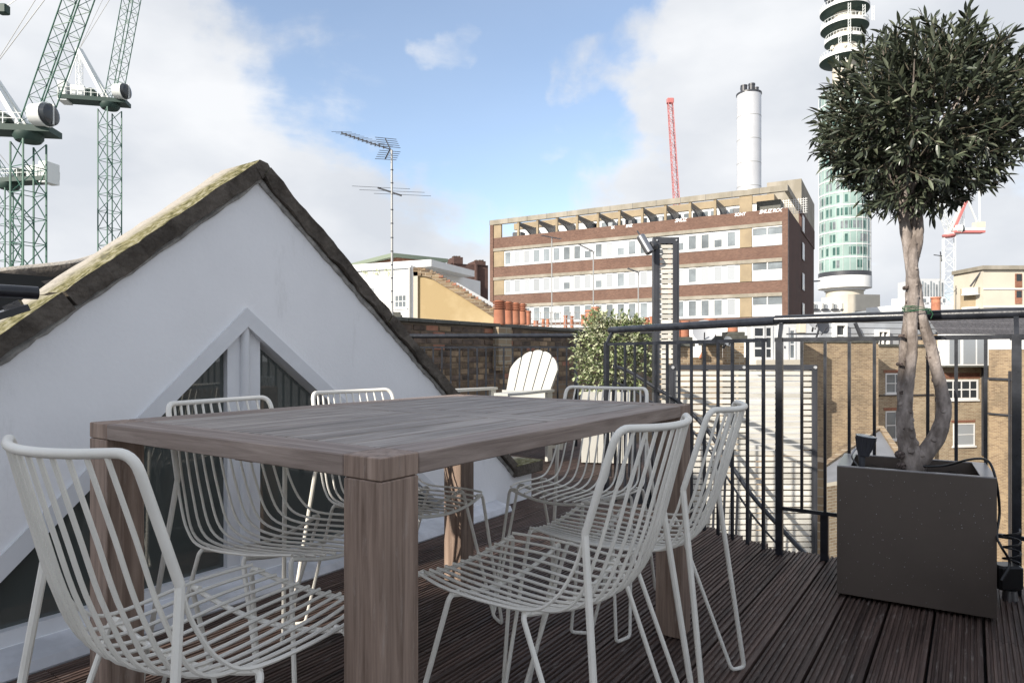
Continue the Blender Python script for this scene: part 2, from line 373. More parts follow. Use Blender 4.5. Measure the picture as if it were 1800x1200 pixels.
M['terracotta'] = mat('terracotta', (.33, .125, .07), .8, col2=(.44, .19, .11), scale=4, objvar=.15, bump=.15)
M['brick_a'] = mat('stock_brick', (.16, .11, .07), .9, col2=(.30, .215, .13), scale=7, objvar=.45, bump=.5, bscale=60)
M['brick_b'] = mat('dark_brick', (.065, .048, .038), .9, col2=(.15, .105, .075), scale=7, objvar=.4, bump=.5, bscale=60)
M['brick_c'] = mat('red_brick', (.24, .10, .065), .9, col2=(.32, .16, .10), scale=7, objvar=.3, bump=.5, bscale=60)
M['wall_stock'] = brickmat('london_stock_wall', (.42, .325, .215), (.27, .19, .12), (.46, .41, .32), dirtamt=.4, patch=.7)
M['wall_stock_dark'] = brickmat('brown_stock_wall', (.36, .265, .165), (.22, .155, .10), (.40, .33, .24), dirtamt=.5, patch=.8)
M['wall_core'] = brickmat('sooty_wall', (.15, .105, .07), (.21, .15, .10), (.17, .15, .12), dirtamt=.6, patch=2)
M['wall_red'] = brickmat('red_brown_wall', (.20, .115, .085), (.13, .075, .058), (.21, .15, .12), dirtamt=.5, patch=.35, dirt=(.09, .05, .04))
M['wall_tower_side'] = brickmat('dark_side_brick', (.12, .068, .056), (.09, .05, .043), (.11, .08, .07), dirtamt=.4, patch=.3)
M['concrete'] = mat('weathered_concrete', (.24, .215, .17), .9, col2=(.34, .31, .26), scale=.8, stretch=(1, 1, .4))
M['tan'] = mat('tan_panel', (.30, .235, .15), .8, var=.12, scale=.7)
M['white_wall'] = mat('white_wall', (.72, .72, .71), .8, var=.04, scale=.5)
M['white_panel'] = mat('white_window_panel', (.52, .53, .54), .4, var=.03, scale=.4)
M['yellow'] = mat('ochre_render', (.42, .31, .16), .9, col2=(.55, .43, .25), scale=.9, bump=.2, bscale=8)
M['greymansard'] = mat('grey_mansard', (.36, .38, .41), .7, var=.08, scale=1)
M['grn'] = mat('green_crane_paint', (.03, .11, .075), .5)
M['grn_dark'] = mat('dark_green_paint', (.018, .045, .035), .6)
M['wht'] = mat('white_crane_paint', (.68, .70, .68), .5)
M['redpaint'] = mat('red_crane_paint', (.48, .16, .15), .5)
M['stack'] = mat('steel_stack', (.62, .62, .63), .42, metal=.35, var=.05, scale=.3)
M['twglass'] = mat('tower_green_glass', (.05, .115, .10), .15, var=.3, scale=.25)
M['twpane'] = mat('tower_pale_glass', (.27, .37, .34), .25, var=.12, scale=.15)
M['galv'] = mat('galvanised', (.38, .38, .37), .5, metal=.3)
M['ground'] = mat('far_ground', (.16, .155, .15), .9, var=.2, scale=.05)
M['whiteprint'] = mat('white_spray', (.8, .8, .8), .6)
M['roofgrey'] = mat('grey_roof_felt', (.20, .205, .22), .8, var=.12, scale=.6)
M['dish'] = mat('dish_grey', (.32, .33, .35), .5)
M['winframe'] = mat('white_sash', (.74, .74, .73), .5)
M['cream'] = mat('cream_render', (.58, .53, .44), .8, var=.06, scale=.4)
M['greenish'] = mat('lichen_roof', (.20, .24, .18), .8)

# coping stone: moss on what faces the sky
def copingmat():
    m = bpy.data.materials.new('mossy_coping'); m.use_nodes = True; t = m.node_tree; b = t.nodes['Principled BSDF']; L = t.links
    b.inputs['Roughness'].default_value = .95; b.inputs['Specular IOR Level'].default_value = .15
    tcn = nd(t, 'ShaderNodeTexCoord')
    n = nd(t, 'ShaderNodeTexNoise'); n.inputs['Scale'].default_value = 9; n.inputs['Detail'].default_value = 9; n.inputs['Roughness'].default_value = .7
    L.new(tcn.outputs['Object'], n.inputs['Vector'])
    stone = nd(t, 'ShaderNodeValToRGB'); e = stone.color_ramp.elements; e[0].position = .35; e[1].position = .65
    e[0].color = (.055, .047, .04, 1); e[1].color = (.15, .13, .11, 1); L.new(n.outputs['Fac'], stone.inputs[0])
    n3 = nd(t, 'ShaderNodeTexNoise'); n3.inputs['Scale'].default_value = 45; n3.inputs['Detail'].default_value = 6; L.new(tcn.outputs['Object'], n3.inputs['Vector'])
    top = nd(t, 'ShaderNodeValToRGB'); e = top.color_ramp.elements; e[0].position = .36; e[1].position = .66
    e[0].color = (.06, .058, .025, 1); e[1].color = (.27, .25, .18, 1); x = top.color_ramp.elements.new(.5); x.color = (.16, .145, .07, 1)
    L.new(n3.outputs['Fac'], top.inputs[0])
    sp = nd(t, 'ShaderNodeSeparateXYZ'); L.new(tcn.outputs['Object'], sp.inputs[0])     # pale bare stone along the back edge
    mr0 = nd(t, 'ShaderNodeMapRange'); mr0.inputs['From Min'].default_value = -.08; mr0.inputs['From Max'].default_value = -.19
    ad = nd(t, 'ShaderNodeMath', operation='MULTIPLY_ADD'); ad.inputs[1].default_value = .16; L.new(n.outputs['Fac'], ad.inputs[0]); L.new(sp.outputs[0], ad.inputs[2])
    sb = nd(t, 'ShaderNodeMath', operation='SUBTRACT'); L.new(ad.outputs[0], sb.inputs[0]); sb.inputs[1].default_value = .08
    L.new(sb.outputs[0], mr0.inputs['Value'])
    pale = nd(t, 'ShaderNodeMixRGB'); L.new(mr0.outputs[0], pale.inputs[0]); L.new(top.outputs[0], pale.inputs[1]); pale.inputs[2].default_value = (.36, .33, .29, 1)
    g = nd(t, 'ShaderNodeNewGeometry'); s2 = nd(t, 'ShaderNodeSeparateXYZ'); L.new(g.outputs['True Normal'], s2.inputs[0])
    mr = nd(t, 'ShaderNodeMapRange'); mr.inputs['From Min'].default_value = .45; mr.inputs['From Max'].default_value = .7; L.new(s2.outputs[2], mr.inputs['Value'])
    mx = nd(t, 'ShaderNodeMixRGB'); L.new(mr.outputs[0], mx.inputs[0]); L.new(stone.outputs[0], mx.inputs[1]); L.new(pale.outputs[0], mx.inputs[2])
    L.new(mx.outputs[0], b.inputs['Base Color'])
    bp = nd(t, 'ShaderNodeBump'); bp.inputs['Strength'].default_value = .8; bp.inputs['Distance'].default_value = .012; L.new(n3.outputs['Fac'], bp.inputs['Height']); L.new(bp.outputs[0], b.inputs['Normal'])
    return m
M['coping'] = copingmat()

# ------------------------------------------------------------------ ground, terrace base
struct(MB().box(-1500, 1500, -300, 2500, -12.5, -12).build('ground', M['ground']))
b = MB(); b.prism([(-6.2, -3.0), (3.0, -3.0), (3.0, 3.27), (-.75, 3.27), (-1.95, 3.9), (-1.95, 6.4), (-6.2, 6.4)], -.25, -.06, 'z')
struct(b.build('roof_membrane', M['upstand'], rot=(0, 0, YAW)))

# ------------------------------------------------------------------ deck boards
deck = bpy.data.objects.new('deck', None); C.objects.link(deck); deck.rotation_euler = (0, 0, YAW); struct(deck)
BW = .1385
def board_mesh(length, seed):
    rr = random.Random(seed); b = MB(); n = 8; w0 = BW - .006; prof = [(0, -.026)]; p = w0 / n
    for i in range(n):
        x = i * p
        prof += [(x + .0018, 0), (x + p * .52, 0), (x + p * .60, -.006), (x + p * .96, -.006)]
    prof = prof[:-2] + [(w0 - .0015, 0), (w0, -.026)]
    sag = [rr.uniform(-.0012, .0012) for _ in range(2)]
    b.prism(prof, 0, length, 'y'); 
    return b
u = -2.32; k = 0
while u < 2.3:
    uc = u + BW / 2
    v1 = 6.3 if uc < -1.93 else (3.83 - (uc + 1.93) * .5 if uc < -.72 else 3.25)
    v0 = -1.6
    joints = [v0]; jv = v0 + rnd.uniform(1.2, 3.4)
    while jv < v1 - .6:
        joints.append(jv); jv += 2.9
    joints.append(v1)
    for a, c in zip(joints[:-1], joints[1:]):
        board_mesh(c - a - .003, k).build('board', M['deck'], deck, (u, a, rnd.uniform(-.001, .001))); k += 1
    u += BW
u = -2.32 - BW
while u > -5.1:                                    # beyond the gable the deck widens to the left
    board_mesh(6.3 - 3.56, k).build('board', M['deck'], deck, (u, 3.56, rnd.uniform(-.001, .001))); k += 1; u -= BW

# ------------------------------------------------------------------ gable building on the left
UW = -2.30
gab = thing('gable_house', 'white rendered gable end of a house with mossy stone coping and triangular window', 'house', W(UW, 0, 0), YAW)
OL, OA, OR = (-.42, 0.0), (1.535, 1.62), (3.50, .0)
OS, OK_ = (3.27, .215), (3.50, .175)
WL, WA, WR = (.42, .05), (1.49, 1.085), (2.80, .05)
b = MB()
b.prism([OL, WL, WA, OA], -.2, 0); b.prism([OA, WA, WR, OR, OK_, OS], -.2, 0); b.prism([(-.42, -.1), (3.50, -.1), OR, WR, WL, OL], -.2, 0)
b.build('wall', M['plaster'], gab)
# stone copings, in lengths
def slope_box(b, P, Q, x0, x1, t0, t1, jag=0, seed=0):
    P = Vector((0, *P)); Q = Vector((0, *Q)); d = (Q - P).normalized(); n = Vector((0, -d.z, d.y))
    if n.z < 0: n = -n
    L_ = (Q - P).length; ns = max(2, int(L_ / .035)); nx = 5; rr = random.Random(seed)
    g = []
    for i in range(ns + 1):
        row = []
        for j, (x, t) in enumerate([(x0, t0), (x1, t0), (x1, t1)] + [(x1 + (x0 - x1) * q / nx, t1) for q in range(1, nx + 1)]):
            p = P + d * (L_ * i / ns) + n * t; p.x = x
            j_ = noise.noise(Vector((p.y * 9 + seed, p.z * 9, x * 14 + t * 30))) * .006 + noise.noise(Vector((p.y * 31, p.z * 31 + seed, x * 40))) * .004
            if t == t0 and x == x1: j_ *= 2.2
            row.append(p + n * j_ + Vector((j_ * .7, 0, 0)))
        g.append(row)
    m_ = len(g[0]); base = len(b.v)
    for r_ in g: b.v += [tuple(p) for p in r_]
    for i in range(ns):
        for j in range(m_):
            k2 = (j + 1) % m_
            b.f.append((base + i * m_ + j, base + i * m_ + k2, base + (i + 1) * m_ + k2, base + (i + 1) * m_ + j)); b.sm.append(False)
    b.f.append(tuple(base + j for j in range(m_))[::-1]); b.f.append(tuple(base + ns * m_ + j for j in range(m_))); b.sm += [False, False]
AP = (1.545, 1.60)
LL = (-.62, -.22); RR_ = (3.31, .175)
def lerp(a, b_, t): return (a[0] + (b_[0] - a[0]) * t, a[1] + (b_[1] - a[1]) * t)
for i, (t0, t1) in enumerate([(0, .30), (.303, .60), (.602, 1)]):
    b = MB(); slope_box(b, lerp(AP, LL, t0), lerp(AP, LL, t1), -.24, .032, 0, .056, seed=i + 1); b.build('coping_stone', M['coping'], gab)
for i, (t0, t1) in enumerate([(0, .38), (.382, .72), (.723, 1)]):
    b = MB(); slope_box(b, lerp(AP, RR_, t0), lerp(AP, RR_, t1), -.24, .032, 0, (.052, .048, .044)[i], seed=i + 11); b.build('coping_stone', M['coping'], gab)
b = MB(); b.prism([(AP[0], AP[1] - .01), (AP[0] - .036, AP[1] + .038), (AP[0] - .014, AP[1] + .062), (AP[0] + .022, AP[1] + .056), (AP[0] + .036, AP[1] + .036)], -.238, .031); b.build('apex_stone', M['coping'], gab)
b = MB()
for (P, Q) in ((AP, LL), (AP, RR_)):
    n_ = 90; pts = []; rad = []
    for i in range(n_):
        t = i / (n_ - 1); p = lerp(P, Q, t); j = noise.noise(Vector((i * .55, P[0], Q[0])))
        pts.append((.004, p[0] + (.02 if Q[0] > P[0] else .0) * 0, p[1] - .012 + j * .006)); rad.append(.011 + .006 * noise.noise(Vector((i * 1.3, 3, Q[0]))))
    b.tube(pts, rad, 6)
b.build('mortar_bead', M['mortar'], gab)
b = MB(); b.cbox(-.24, .045, 3.28, 3.57, .165, .235, .004); b.build('kneeler_stone', M['coping'], gab)
# window
def fr(b, P, Q, wd, x0, x1, side=1):
    d = Vector((Q[0] - P[0], Q[1] - P[1])).normalized(); n = Vector((-d.y, d.x)) * side * wd
    b.prism([P, Q, (Q[0] + n.x, Q[1] + n.y), (P[0] + n.x, P[1] + n.y)], x0, x1)
b = MB(); fr(b, WL, WA, .055, -.08, .012, -1); fr(b, WA, WR, .055, -.08, .010, -1); b.build('window_surround', M['frame'], gab)
gw = MB(); gw.prism([(.50, .05), (2.73, .05), (2.66, .095), (.56, .095)], -.07, -.012); wf = gw.build('window_frame', M['frame'], gab)
b = MB(); b.prism([(1.425, .095), (1.565, .095), (1.565, .965), (1.495, 1.03), (1.425, .965)], -.07, -.018); b.build('mullion', M['frame'], gab)
b = MB(); b.tube([(-.014, 1.495, .09), (-.014, 1.495, 1.04)], .019, 10); b.build('mullion_bead', M['frame'], gab)
for poly in ([(.575, .095), (1.425, .095), (1.425, .958)], [(1.565, .095), (2.64, .095), (1.565, .942)]):
    b = MB(); b.prism(poly, -.050, -.044); b.build('glass_pane', M['glass'], gab)
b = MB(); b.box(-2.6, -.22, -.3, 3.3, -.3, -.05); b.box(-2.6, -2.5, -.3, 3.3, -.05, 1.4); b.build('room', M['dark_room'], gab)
b = MB()
for y in [.75 + i * .03 for i in range(9)] + [1.15 + i * .03 for i in range(7)] + [1.75 + i * .03 for i in range(9)]:
    b.tube([(-.35, y, -.03), (-.35, y + .004, .9)], .017, 6)
b.build('curtain', M['curtain'], gab)
b = MB(); b.box(-.9, -.4, 1.2, 2.4, .3, .34); b.build('shelf', M['blind'], gab)
# sill flashing
b = MB(); b.prism([(0.0, .052), (.105, .030), (.118, .004), (.112, -.012), (.07, -.02), (.06, -.055), (0, -.055)], 0.0, 3.12, 'y')
b.build('sill', M['lead'], gab)
b = MB(); pts = smooth_path([(.075, 0 + i * .25, -.040 + .006 * math.sin(i * 2.1)) for i in range(15)], 4); b.tube(pts, .02, 6); b.build('upstand', M['upstand'], gab)
# roof slopes behind the parapet, in slates
b = MB()
for (P, Q) in ((AP, LL), (AP, RR_)):
    Pv = Vector((0, P[0], P[1])); Qv = Vector((0, Q[0], Q[1])); d = (Qv - Pv).normalized(); n = Vector((0, -d.z, d.y)); n = n if n.z > 0 else -n
    L_ = (Qv - Pv).length; rows = int(L_ / .2)
    for i in range(rows):
        a = Pv + d * (i * .2); c = Pv + d * (i * .2 + .22)
        for j in range(4):
            x0 = -.26 - j * .26 - (.13 if i % 2 else 0); x1 = x0 - .25
            q = [Vector((x0, a.y, a.z)) - n * .45, Vector((x1, a.y, a.z)) - n * .45, Vector((x1, c.y, c.z)) - n * .435, Vector((x0, c.y, c.z)) - n * .435]
            b.face(q)
            b.face([q[3], q[2], q[2] - n * .01, q[3] - n * .01])
r_ = b.build('roof', M['slate'], gab); r_['kind'] = 'stuff'

# neighbouring house's coping and slate roof, further left
nb = thing('neighbour_roof', 'brown slate roof behind the mossy coping with a rough curved stone verge', 'roof', (0, 0, 0))
pts = [at(x, y, Y) for x, y, Y in [(-260, 530, 4.6), (-120, 505, 4.7), (0, 489, 4.8), (60, 482, 4.95), (120, 475, 5.1), (160, 466, 5.3), (230, 440, 5.5)]]
b = MB(); b.tube(smooth_path(pts, 8), .075, 12)
b.build('verge_coping', M['coping'], nb)
b = MB(); b.bar(at(-200, 540, 4.5), at(125, 494, 4.8), .02, .02); b.build('gutter_trim', M['blind'], nb)
A0, A1, B1, B0 = at(-250, 545, 4.45), at(150, 490, 5.0), at(150, 700, 3.6), at(-250, 700, 3.0)
rows = 9
for i in range(rows):
    t0, t1 = i / rows, (i + 1.15) / rows
    for j in range(8):
        s0, s1 = (j + (i % 2) * .5) / 8, (j + .96 + (i % 2) * .5) / 8
        def Pq(s_, t_): return A0.lerp(A1, s_).lerp(B0.lerp(B1, s_), t_)
        up = Vector((0, 0, .006))
        b = MB(); q = [Pq(s0, t0), Pq(s1, t0), Pq(s1, t1) + up * 2, Pq(s0, t1) + up * 2]
        n = len(b.v); b.v += [tuple(p) for p in q] + [tuple(p - up * 1.2) for p in q]
        for f in ((0, 1, 2, 3), (7, 6, 5, 4), (0, 4, 5, 1), (1, 5, 6, 2), (2, 6, 7, 3), (3, 7, 4, 0)): b.f.append(f); b.sm.append(False)
        b.build('slate', M['slate'], nb)

# black roof handrail end in front of the coping
hr = thing('roof_handrail', 'stub of black tubular handrail sticking in from the left over the coping', 'handrail', at(35, 513, 1.72))
q0 = at(66, 515, 1.72) - hr.location; q1 = at(-260, 497, 1.45) - hr.location
b = MB(); b.tube([q0, q0 * .9 + q1 * .1, q1], .017, 16); b.build('rail_tube', M['black_metal'], hr)
g0 = at(44, 538, 1.80) - hr.location
b = MB(); b.bar(g0 + Vector((0, 0, -.004)), at(-150, 600, 1.6) - hr.location, .05, .018); b.bar(at(12, 548, 1.78) - hr.location, at(40, 536, 1.79) - hr.location, .022, .03)
b.tube([at(20, 541, 1.78) - hr.location, at(27, 532, 1.78) - hr.location], .006, 8); b.build('bracket', M['black_metal'], hr)

# ------------------------------------------------------------------ table
TU, TV, TA, TW, TL, TH = -1.245, 1.405, .006, .985, 1.385, .741
tb = thing('dining_table', 'long weathered teak dining table with thick square legs', 'table', W(TU, TV, 0), YAW + TA)
hw, hl = TW / 2, TL / 2; lg = .086; th = .036
for (i, j) in ((-1, -1), (1, -1), (1, 1), (-1, 1)):
    x0, y0 = (i * hw - (lg if i > 0 else 0)), (j * hl - (lg if j > 0 else 0))
    b = MB(); b.cbox(x0, x0 + lg, y0, y0 + lg, 0, TH - th - .0015, .002); b.build('leg', M['leg_wood'], tb)
    b = MB(); b.cbox(x0, x0 + lg, y0, y0 + lg, TH - th, TH, .0015); b.build('corner_block', M['leg_wood'], tb)
def plank(x0, x1, y0, y1, mt='top_wood', z0=TH - .028, z1=TH, axis='y'):
    b = MB(); L_, Wd = (y1 - y0, x1 - x0)
    cx, cy = (x0 + x1) / 2, (y0 + y1) / 2
    if axis == 'y': b.cbox(-L_ / 2, L_ / 2, -Wd / 2, Wd / 2, z0, z1, .0018); return b, (cx, cy, 0), (0, 0, R(90))
    b.cbox(-Wd / 2, Wd / 2, -L_ / 2, L_ / 2, z0, z1, .0018); return b, (cx, cy, 0), None
g = .0012
for i in (-1, 1):                                  # long edge boards, short edge boards
    bb, l_, r_ = plank(i * hw - (lg if i > 0 else 0), i * hw + (lg if i < 0 else 0), -hl + lg + g, hl - lg - g, z0=TH - th, axis='y'); bb.build('edge_board', M['edge_wood'], tb, l_, r_)
for j in (-1, 1):
    bb, l_, r_ = plank(-hw + lg + g, hw - lg - g, j * hl - (lg if j > 0 else 0), j * hl + (lg if j < 0 else 0), z0=TH - th, axis='x'); bb.build('edge_board', M['edge_wood'], tb, l_, r_)
bb, l_, r_ = plank(-hw + lg + .004, hw - lg - .004, -.05, .05, axis='x'); bb.build('cross_board', M['top_wood'], tb, l_, r_)
npl = 9; inner = TW - 2 * lg - .008; pw = inner / npl
for h in (0, 1):
    y0, y1 = ((-hl + lg + .004, -.0525) if h == 0 else (.0525, hl - lg - .004))
    for i in range(npl):
        x0 = -inner / 2 + i * pw + .0022; bb, l_, r_ = plank(x0, x0 + pw - .0072, y0, y1)
        bb.build('plank', M['top_wood'], tb, (l_[0], l_[1], rnd.uniform(-.0008, .0004)), r_)
b = MB(); b.box(-hw + lg, hw - lg, -.03, .03, TH - .06, TH - .0285); b.box(-.03, .03, -hl + lg, -.031, TH - .06, TH - .0285); b.box(-.03, .03, .031, hl - lg, TH - .06, TH - .0285); b.build('under_frame', M['leg_wood'], tb)

# ------------------------------------------------------------------ wire chairs
def make_chair():
    t = thing('wire_chair', '', 'chair')
    f_ = Vector((.182, .225, .444)); s2 = Vector((.211, .103, .436)); s3 = Vector((.200, -.062, .430)); kk = Vector((.180, -.179, .583)); tp = Vector((.168, -.237, .773))
    Rf = Vector((.241, -.250, .006)); rf = Vector((.205, -.222, .006)); Ff = Vector((.222, .282, .006)); Gf = Vector((.247, .222, .006))
    def mir(p, s): return Vector((p[0] * s, p[1], p[2]))
    def railpt(a): return Vector((a * .168, -.237 - .050 * (1 - a * a), .773 - .004 * (1 - a * a)))
    path = [mir(kk, -1), mir(tp, -1)] + [railpt(a / 8) for a in range(-7, 8)] + [tp, kk]
    pts = fillet([path[0], path[1], railpt(-.7)], .03, 6)[:-1] + [railpt(a / 10) for a in range(-6, 7)] + fillet([railpt(.7), tp, kk], .03, 6)[1:]
    b = MB(); b.tube(pts, .0072, 10); b.build('back_frame', M['chair'], t)
    sagf = .028
    def barpt(p, a, sg): return Vector((a * p.x, p.y + (.022 * (1 - a * a) if p is f_ else 0), p.z - sg * (1 - a * a)))
    for nm, p, sg, ft in (('front_bar', f_, sagf, Ff), ('cross_bar', s2, sagf, Gf), ('cross_bar', s3, .030, rf)):
        b = MB(); b.tube([barpt(p, a / 8, sg) + Vector((0, 0, -.0085)) for a in range(-8, 9)], .0052, 8); b.build(nm, M['chair'], t)
    for s in (-1, 1):
        F1, G1, r1, R1 = (mir(q, s) for q in (Ff, Gf, rf, Rf))
        a0 = mir(f_, s) + Vector((-s * .022, 0, -.0085)); a1 = mir(f_, s) + Vector((s * .004, 0, -.010))
        c0 = mir(s2, s) + Vector((-s * .022, 0, -.0085)); c1 = mir(s2, s) + Vector((s * .004, 0, -.010))
        b = MB(); b.tube(fillet([a0, a1, F1, G1, c1, c0], .014, 4), .0054, 8); b.build('leg', M['chair'], t)
        d0 = mir(s3, s) + Vector((-s * .022, 0, -.0085)); d1 = mir(s3, s) + Vector((s * .004, 0, -.010))
        b = MB(); pp = fillet([d0, d1, r1, R1, mir(kk, s)], .014, 4); b.tube(pp, [.0054] * (len(pp) - 4) + [.006, .0062, .0065, .0072], 8); b.build('leg', M['chair'], t)
    N = 13
    for i in range(N):
        a = -1 + 2 * i / (N - 1); side = (i in (0, N - 1))
        c = 1 - a * a
        p0 = barpt(f_, a, sagf); p1 = barpt(s2, a, sagf); p2 = barpt(s3, a, .030)
        if side:
            q = [p0, p1, p2, Vector((a * .192, -.125, .462)), Vector((a * .184, -.162, .525)), mir(kk, a)]
        else:
            T = railpt(a * .97)
            lo = Vector((a * .194, -.135 - .030 * c, .452 - .022 * c)); mid = Vector((a * .184, -.176 - .042 * c, .545 - .012 * c))
            q = [p0, p1, p2, lo, mid, T * .5 + Vector((a * .175, -.206 - .047 * c, .655)) * .5, T]
            q = [p0, p1, p2, lo, mid, Vector((a * .176, -.207 - .048 * c, .655)), T]
        b = MB(); b.tube(smooth_path(q, 5), .0036, 6); b.build('wire_rod', M['chair'], t)
    return t
ch0 = make_chair(); kids = children_map()
poses = [(-1.089, .643, 4.8, 'wire chair at the near left end of the table, its back to the viewer'),
         (-.744, 1.208, 90.6, 'wire chair on the right side of the table, nearest to the viewer'),
         (-.758, 1.663, 96.5, 'wire chair on the right side of the table, next to the railing'),
         (-1.165, 2.12, 187.0, 'wire chair at the far end of the table, facing the viewer'),
         (-1.588, 1.586, -96.0, 'wire chair between table and white gable, the further of two'),
         (-1.522, 1.094, -82.5, 'wire chair between table and triangular window, the nearer of two')]
for i, (u_, v_, a_, lb) in enumerate(poses):
    o = ch0 if i == 0 else copy_tree2(ch0, None)
    o.location = W(u_, v_, 0); o.rotation_euler = (0, 0, YAW + R(a_)); tag(o, 'off-white ' + lb, 'chair', 'wire dining chairs around the table')

# ------------------------------------------------------------------ railings
def railing(name, label, p0, p1, n, htop, hmid, zlow, zbot, posts, barw=.012, postw=.024, swan=True, tub=.021):
    t = thing(name, label, 'railing', (p0[0], p0[1], 0)); d = Vector((p1[0] - p0[0], p1[1] - p0[1], 0)); L_ = d.length
    t.rotation_euler = (0, 0, math.atan2(d.y, d.x))
    b = MB(); b.tube([(-.03, .05, htop), (L_ * .5, .05, htop), (L_ + .03, .05, htop)], tub, 12); b.build('handrail', M['black_metal'], t)
    b = MB(); b.box(-.02, L_ + .02, -.006, .006, hmid - .009, hmid + .009); b.build('top_rail', M['black_metal'], t)
    if zlow is not None:
        b = MB(); b.box(0, L_, -.006, .006, zlow - .008, zlow + .008); b.build('bottom_rail', M['black_metal'], t)
    for i in range(n + 1):
        x = L_ * i / n
        if i in posts:
            b = MB(); b.box(x - postw / 2, x + postw / 2, -.012, .012, zbot, hmid + .01)
            b.bar((x, 0, hmid), (x, .045, htop - .012), .016, .016); b.build('post', M['black_metal'], t)
        else:
            b = MB(); b.box(x - barw / 2, x + barw / 2, -.0055, .0055, (zlow - .006) if zlow is not None else zbot, hmid - .009); b.build('baluster', M['black_metal'], t)
    return t
VR = 3.14
ua = uv_of(1370, v=VR)[0]; ub = ua + .095 * 16
a_, b_ = W(ua, VR), W(ub, VR)
railing('deck_railing', 'straight black metal railing behind the square planter with the tree', a_, b_, 16, 1.065, .972, .21, -.28, (0, 9), .012, .03)
# wide post pair at the gate position
u1, v1, Y1 = uv_of(1448, v=VR + .0)
gp = thing('gate_post', 'short flat black metal post below the railing, left of the planter', 'post', W(u1, VR + .02), YAW)
MB().box(-.016, .016, -.012, .012, -.28, .2).build('post_plate', M['black_metal'], gp)
# angled railing to the left, beside the stair
c0 = Vector((at(1066, 580, 4.15).x, 4.15, 0)); 
railing('stair_railing', 'black metal railing running back from the planter corner beside the stair', c0, a_ - (a_ - c0).normalized() * .09, 13, 1.062, .972, None, -.3, (0,), .013, .03)
# second row of balusters (the stair flight's own rail) that curves down
st = thing('spiral_stair', 'black metal stair with curved handrail dropping away below the deck edge', 'stair', (1.2, 3.9, -1))
def L3(p): return Vector(p) - Vector(st.location)
rail = [(1078, 642, 4.9), (1110, 655, 4.85), (1150, 680, 4.75), (1195, 708, 4.65), (1240, 752, 4.5), (1275, 802, 4.35), (1320, 868, 4.15), (1370, 925, 3.95), (1440, 1000, 3.75), (1500, 1060, 3.6)]
rp = smooth_path([L3(at(*p)) for p in rail], 4)
b = MB(); b.tube(rp, .014, 8); b.build('handrail', M['black_metal'], st)
rp2 = [p + Vector((0, 0, -.12)) for p in rp]
b = MB(); b.tube(rp2, .007, 6); b.build('top_rail', M['black_metal'], st)
rp3 = [p + Vector((-.02, .02, -.95)) for p in rp]
b = MB()
for p, q in zip(rp3[:-1], rp3[1:]): b.bar(p, q, .012, .16)
b.build('stringer', M['charcoal'], st)
for i in range(0, len(rp2) - 1, 2):
    b = MB(); b.bar(rp2[i], rp3[i] + Vector((0, 0, .08)), .012); b.build('baluster', M['black_metal'], st)
for i in range(0, len(rp3) - 3, 3):
    p = rp3[i]; m_ = Matrix.Translation(p) @ Matrix.Rotation(R(-40 + i * 1.2), 4, 'Z')
    b = MB(); b.box(-.1, .14, -.02, .62, -.015, .015, m_); b.build('tread', M['charcoal'], st)
# rear railing in front of the brick wall
ra = Vector((at(640, 592, 6.75).x, 6.75, 0)); rb = Vector((at(1012, 591, 6.55).x, 6.55, 0))
railing('rear_railing', 'black metal railing in front of the sooty brick wall beyond the lounge chair', ra, rb, 24, 1.10, .985, .12, -.05, (4, 24), .017, .034)
# third piece: thin tube from the wall to the screen
b = MB(); q0 = at(1128, 583, 5.2); q1 = at(1152, 583, 5.1)
tag(b.tube([q0, (q0 + q1) / 2, q1], .02, 10).build('rail_stub', M['charcoal']), 'short grey tube between bush and tall slatted screen', 'rail')

# ------------------------------------------------------------------ slatted screens
def screen(name, label, x0, x1, ytop, Y, zbot, pitch, tw, dp, gap=.012, rod=None, yaw=0):
    X0, X1 = at(x0, 0, Y).x, at(x1, 0, Y).x; zt = zat(ytop, Y); Wd = X1 - X0
    t = thing(name, label, 'screen', (X0, Y, zbot), yaw)
    H_ = zt - zbot
    for xx in (0, Wd - tw):
        b = MB(); b.box(xx, xx + tw, 0, dp, 0, H_); b.box(xx + tw * .35, xx + tw * .65, -.004, 0, 0, H_ - .05); b.build('post', M['charcoal'], t)
    b = MB(); b.box(tw, Wd - tw, 0, dp, H_ - tw, H_); b.build('top_rail', M['charcoal'], t)
    z = H_ - tw - .006; s0 = None
    me = {}
    while z > .05:
        b0 = MB().box(tw, Wd - tw, .012, .03, -(pitch - gap), 0) if s0 is None else None
        if s0 is None: s0 = b0.build('slat', M['slat'], t, (0, 0, z))
        else: inst(s0, t, (rnd.uniform(-.001, .001), rnd.uniform(-.002, .002), z))
        z -= pitch
    # battens behind the slats
    nb_ = 3 if Wd > .5 else 1
    for i in range(nb_):
        x = Wd * (i + 1) / (nb_ + 1); b = MB(); b.box(x - .02, x + .02, .0325, .055, 0, H_ - tw); b.build('batten', M['slat'], t)
    for x in ([tw / 2, Wd / 2, Wd - tw / 2] if Wd > .5 else [tw / 2, Wd - tw / 2]):
        b = MB(); b.tube([(x, -.012, H_ - tw / 2), (x, .0, H_ - tw / 2)], .011 if Wd > .5 else .006, 12); b.build('screw', M['screw'], t)
    return t
screen('tall_slatted_screen', 'tall narrow screen of pale slats in a charcoal frame with a spotlight on it', 1149, 1194, 417, 5.0, -1.2, .0382, .047, .06, gap=.010)
screen('wide_slatted_screen', 'wide panel of white painted slats in a charcoal frame behind the railing', 1178, 1437, 641, 4.75, -1.6, .0415, .037, .05, gap=.0115)
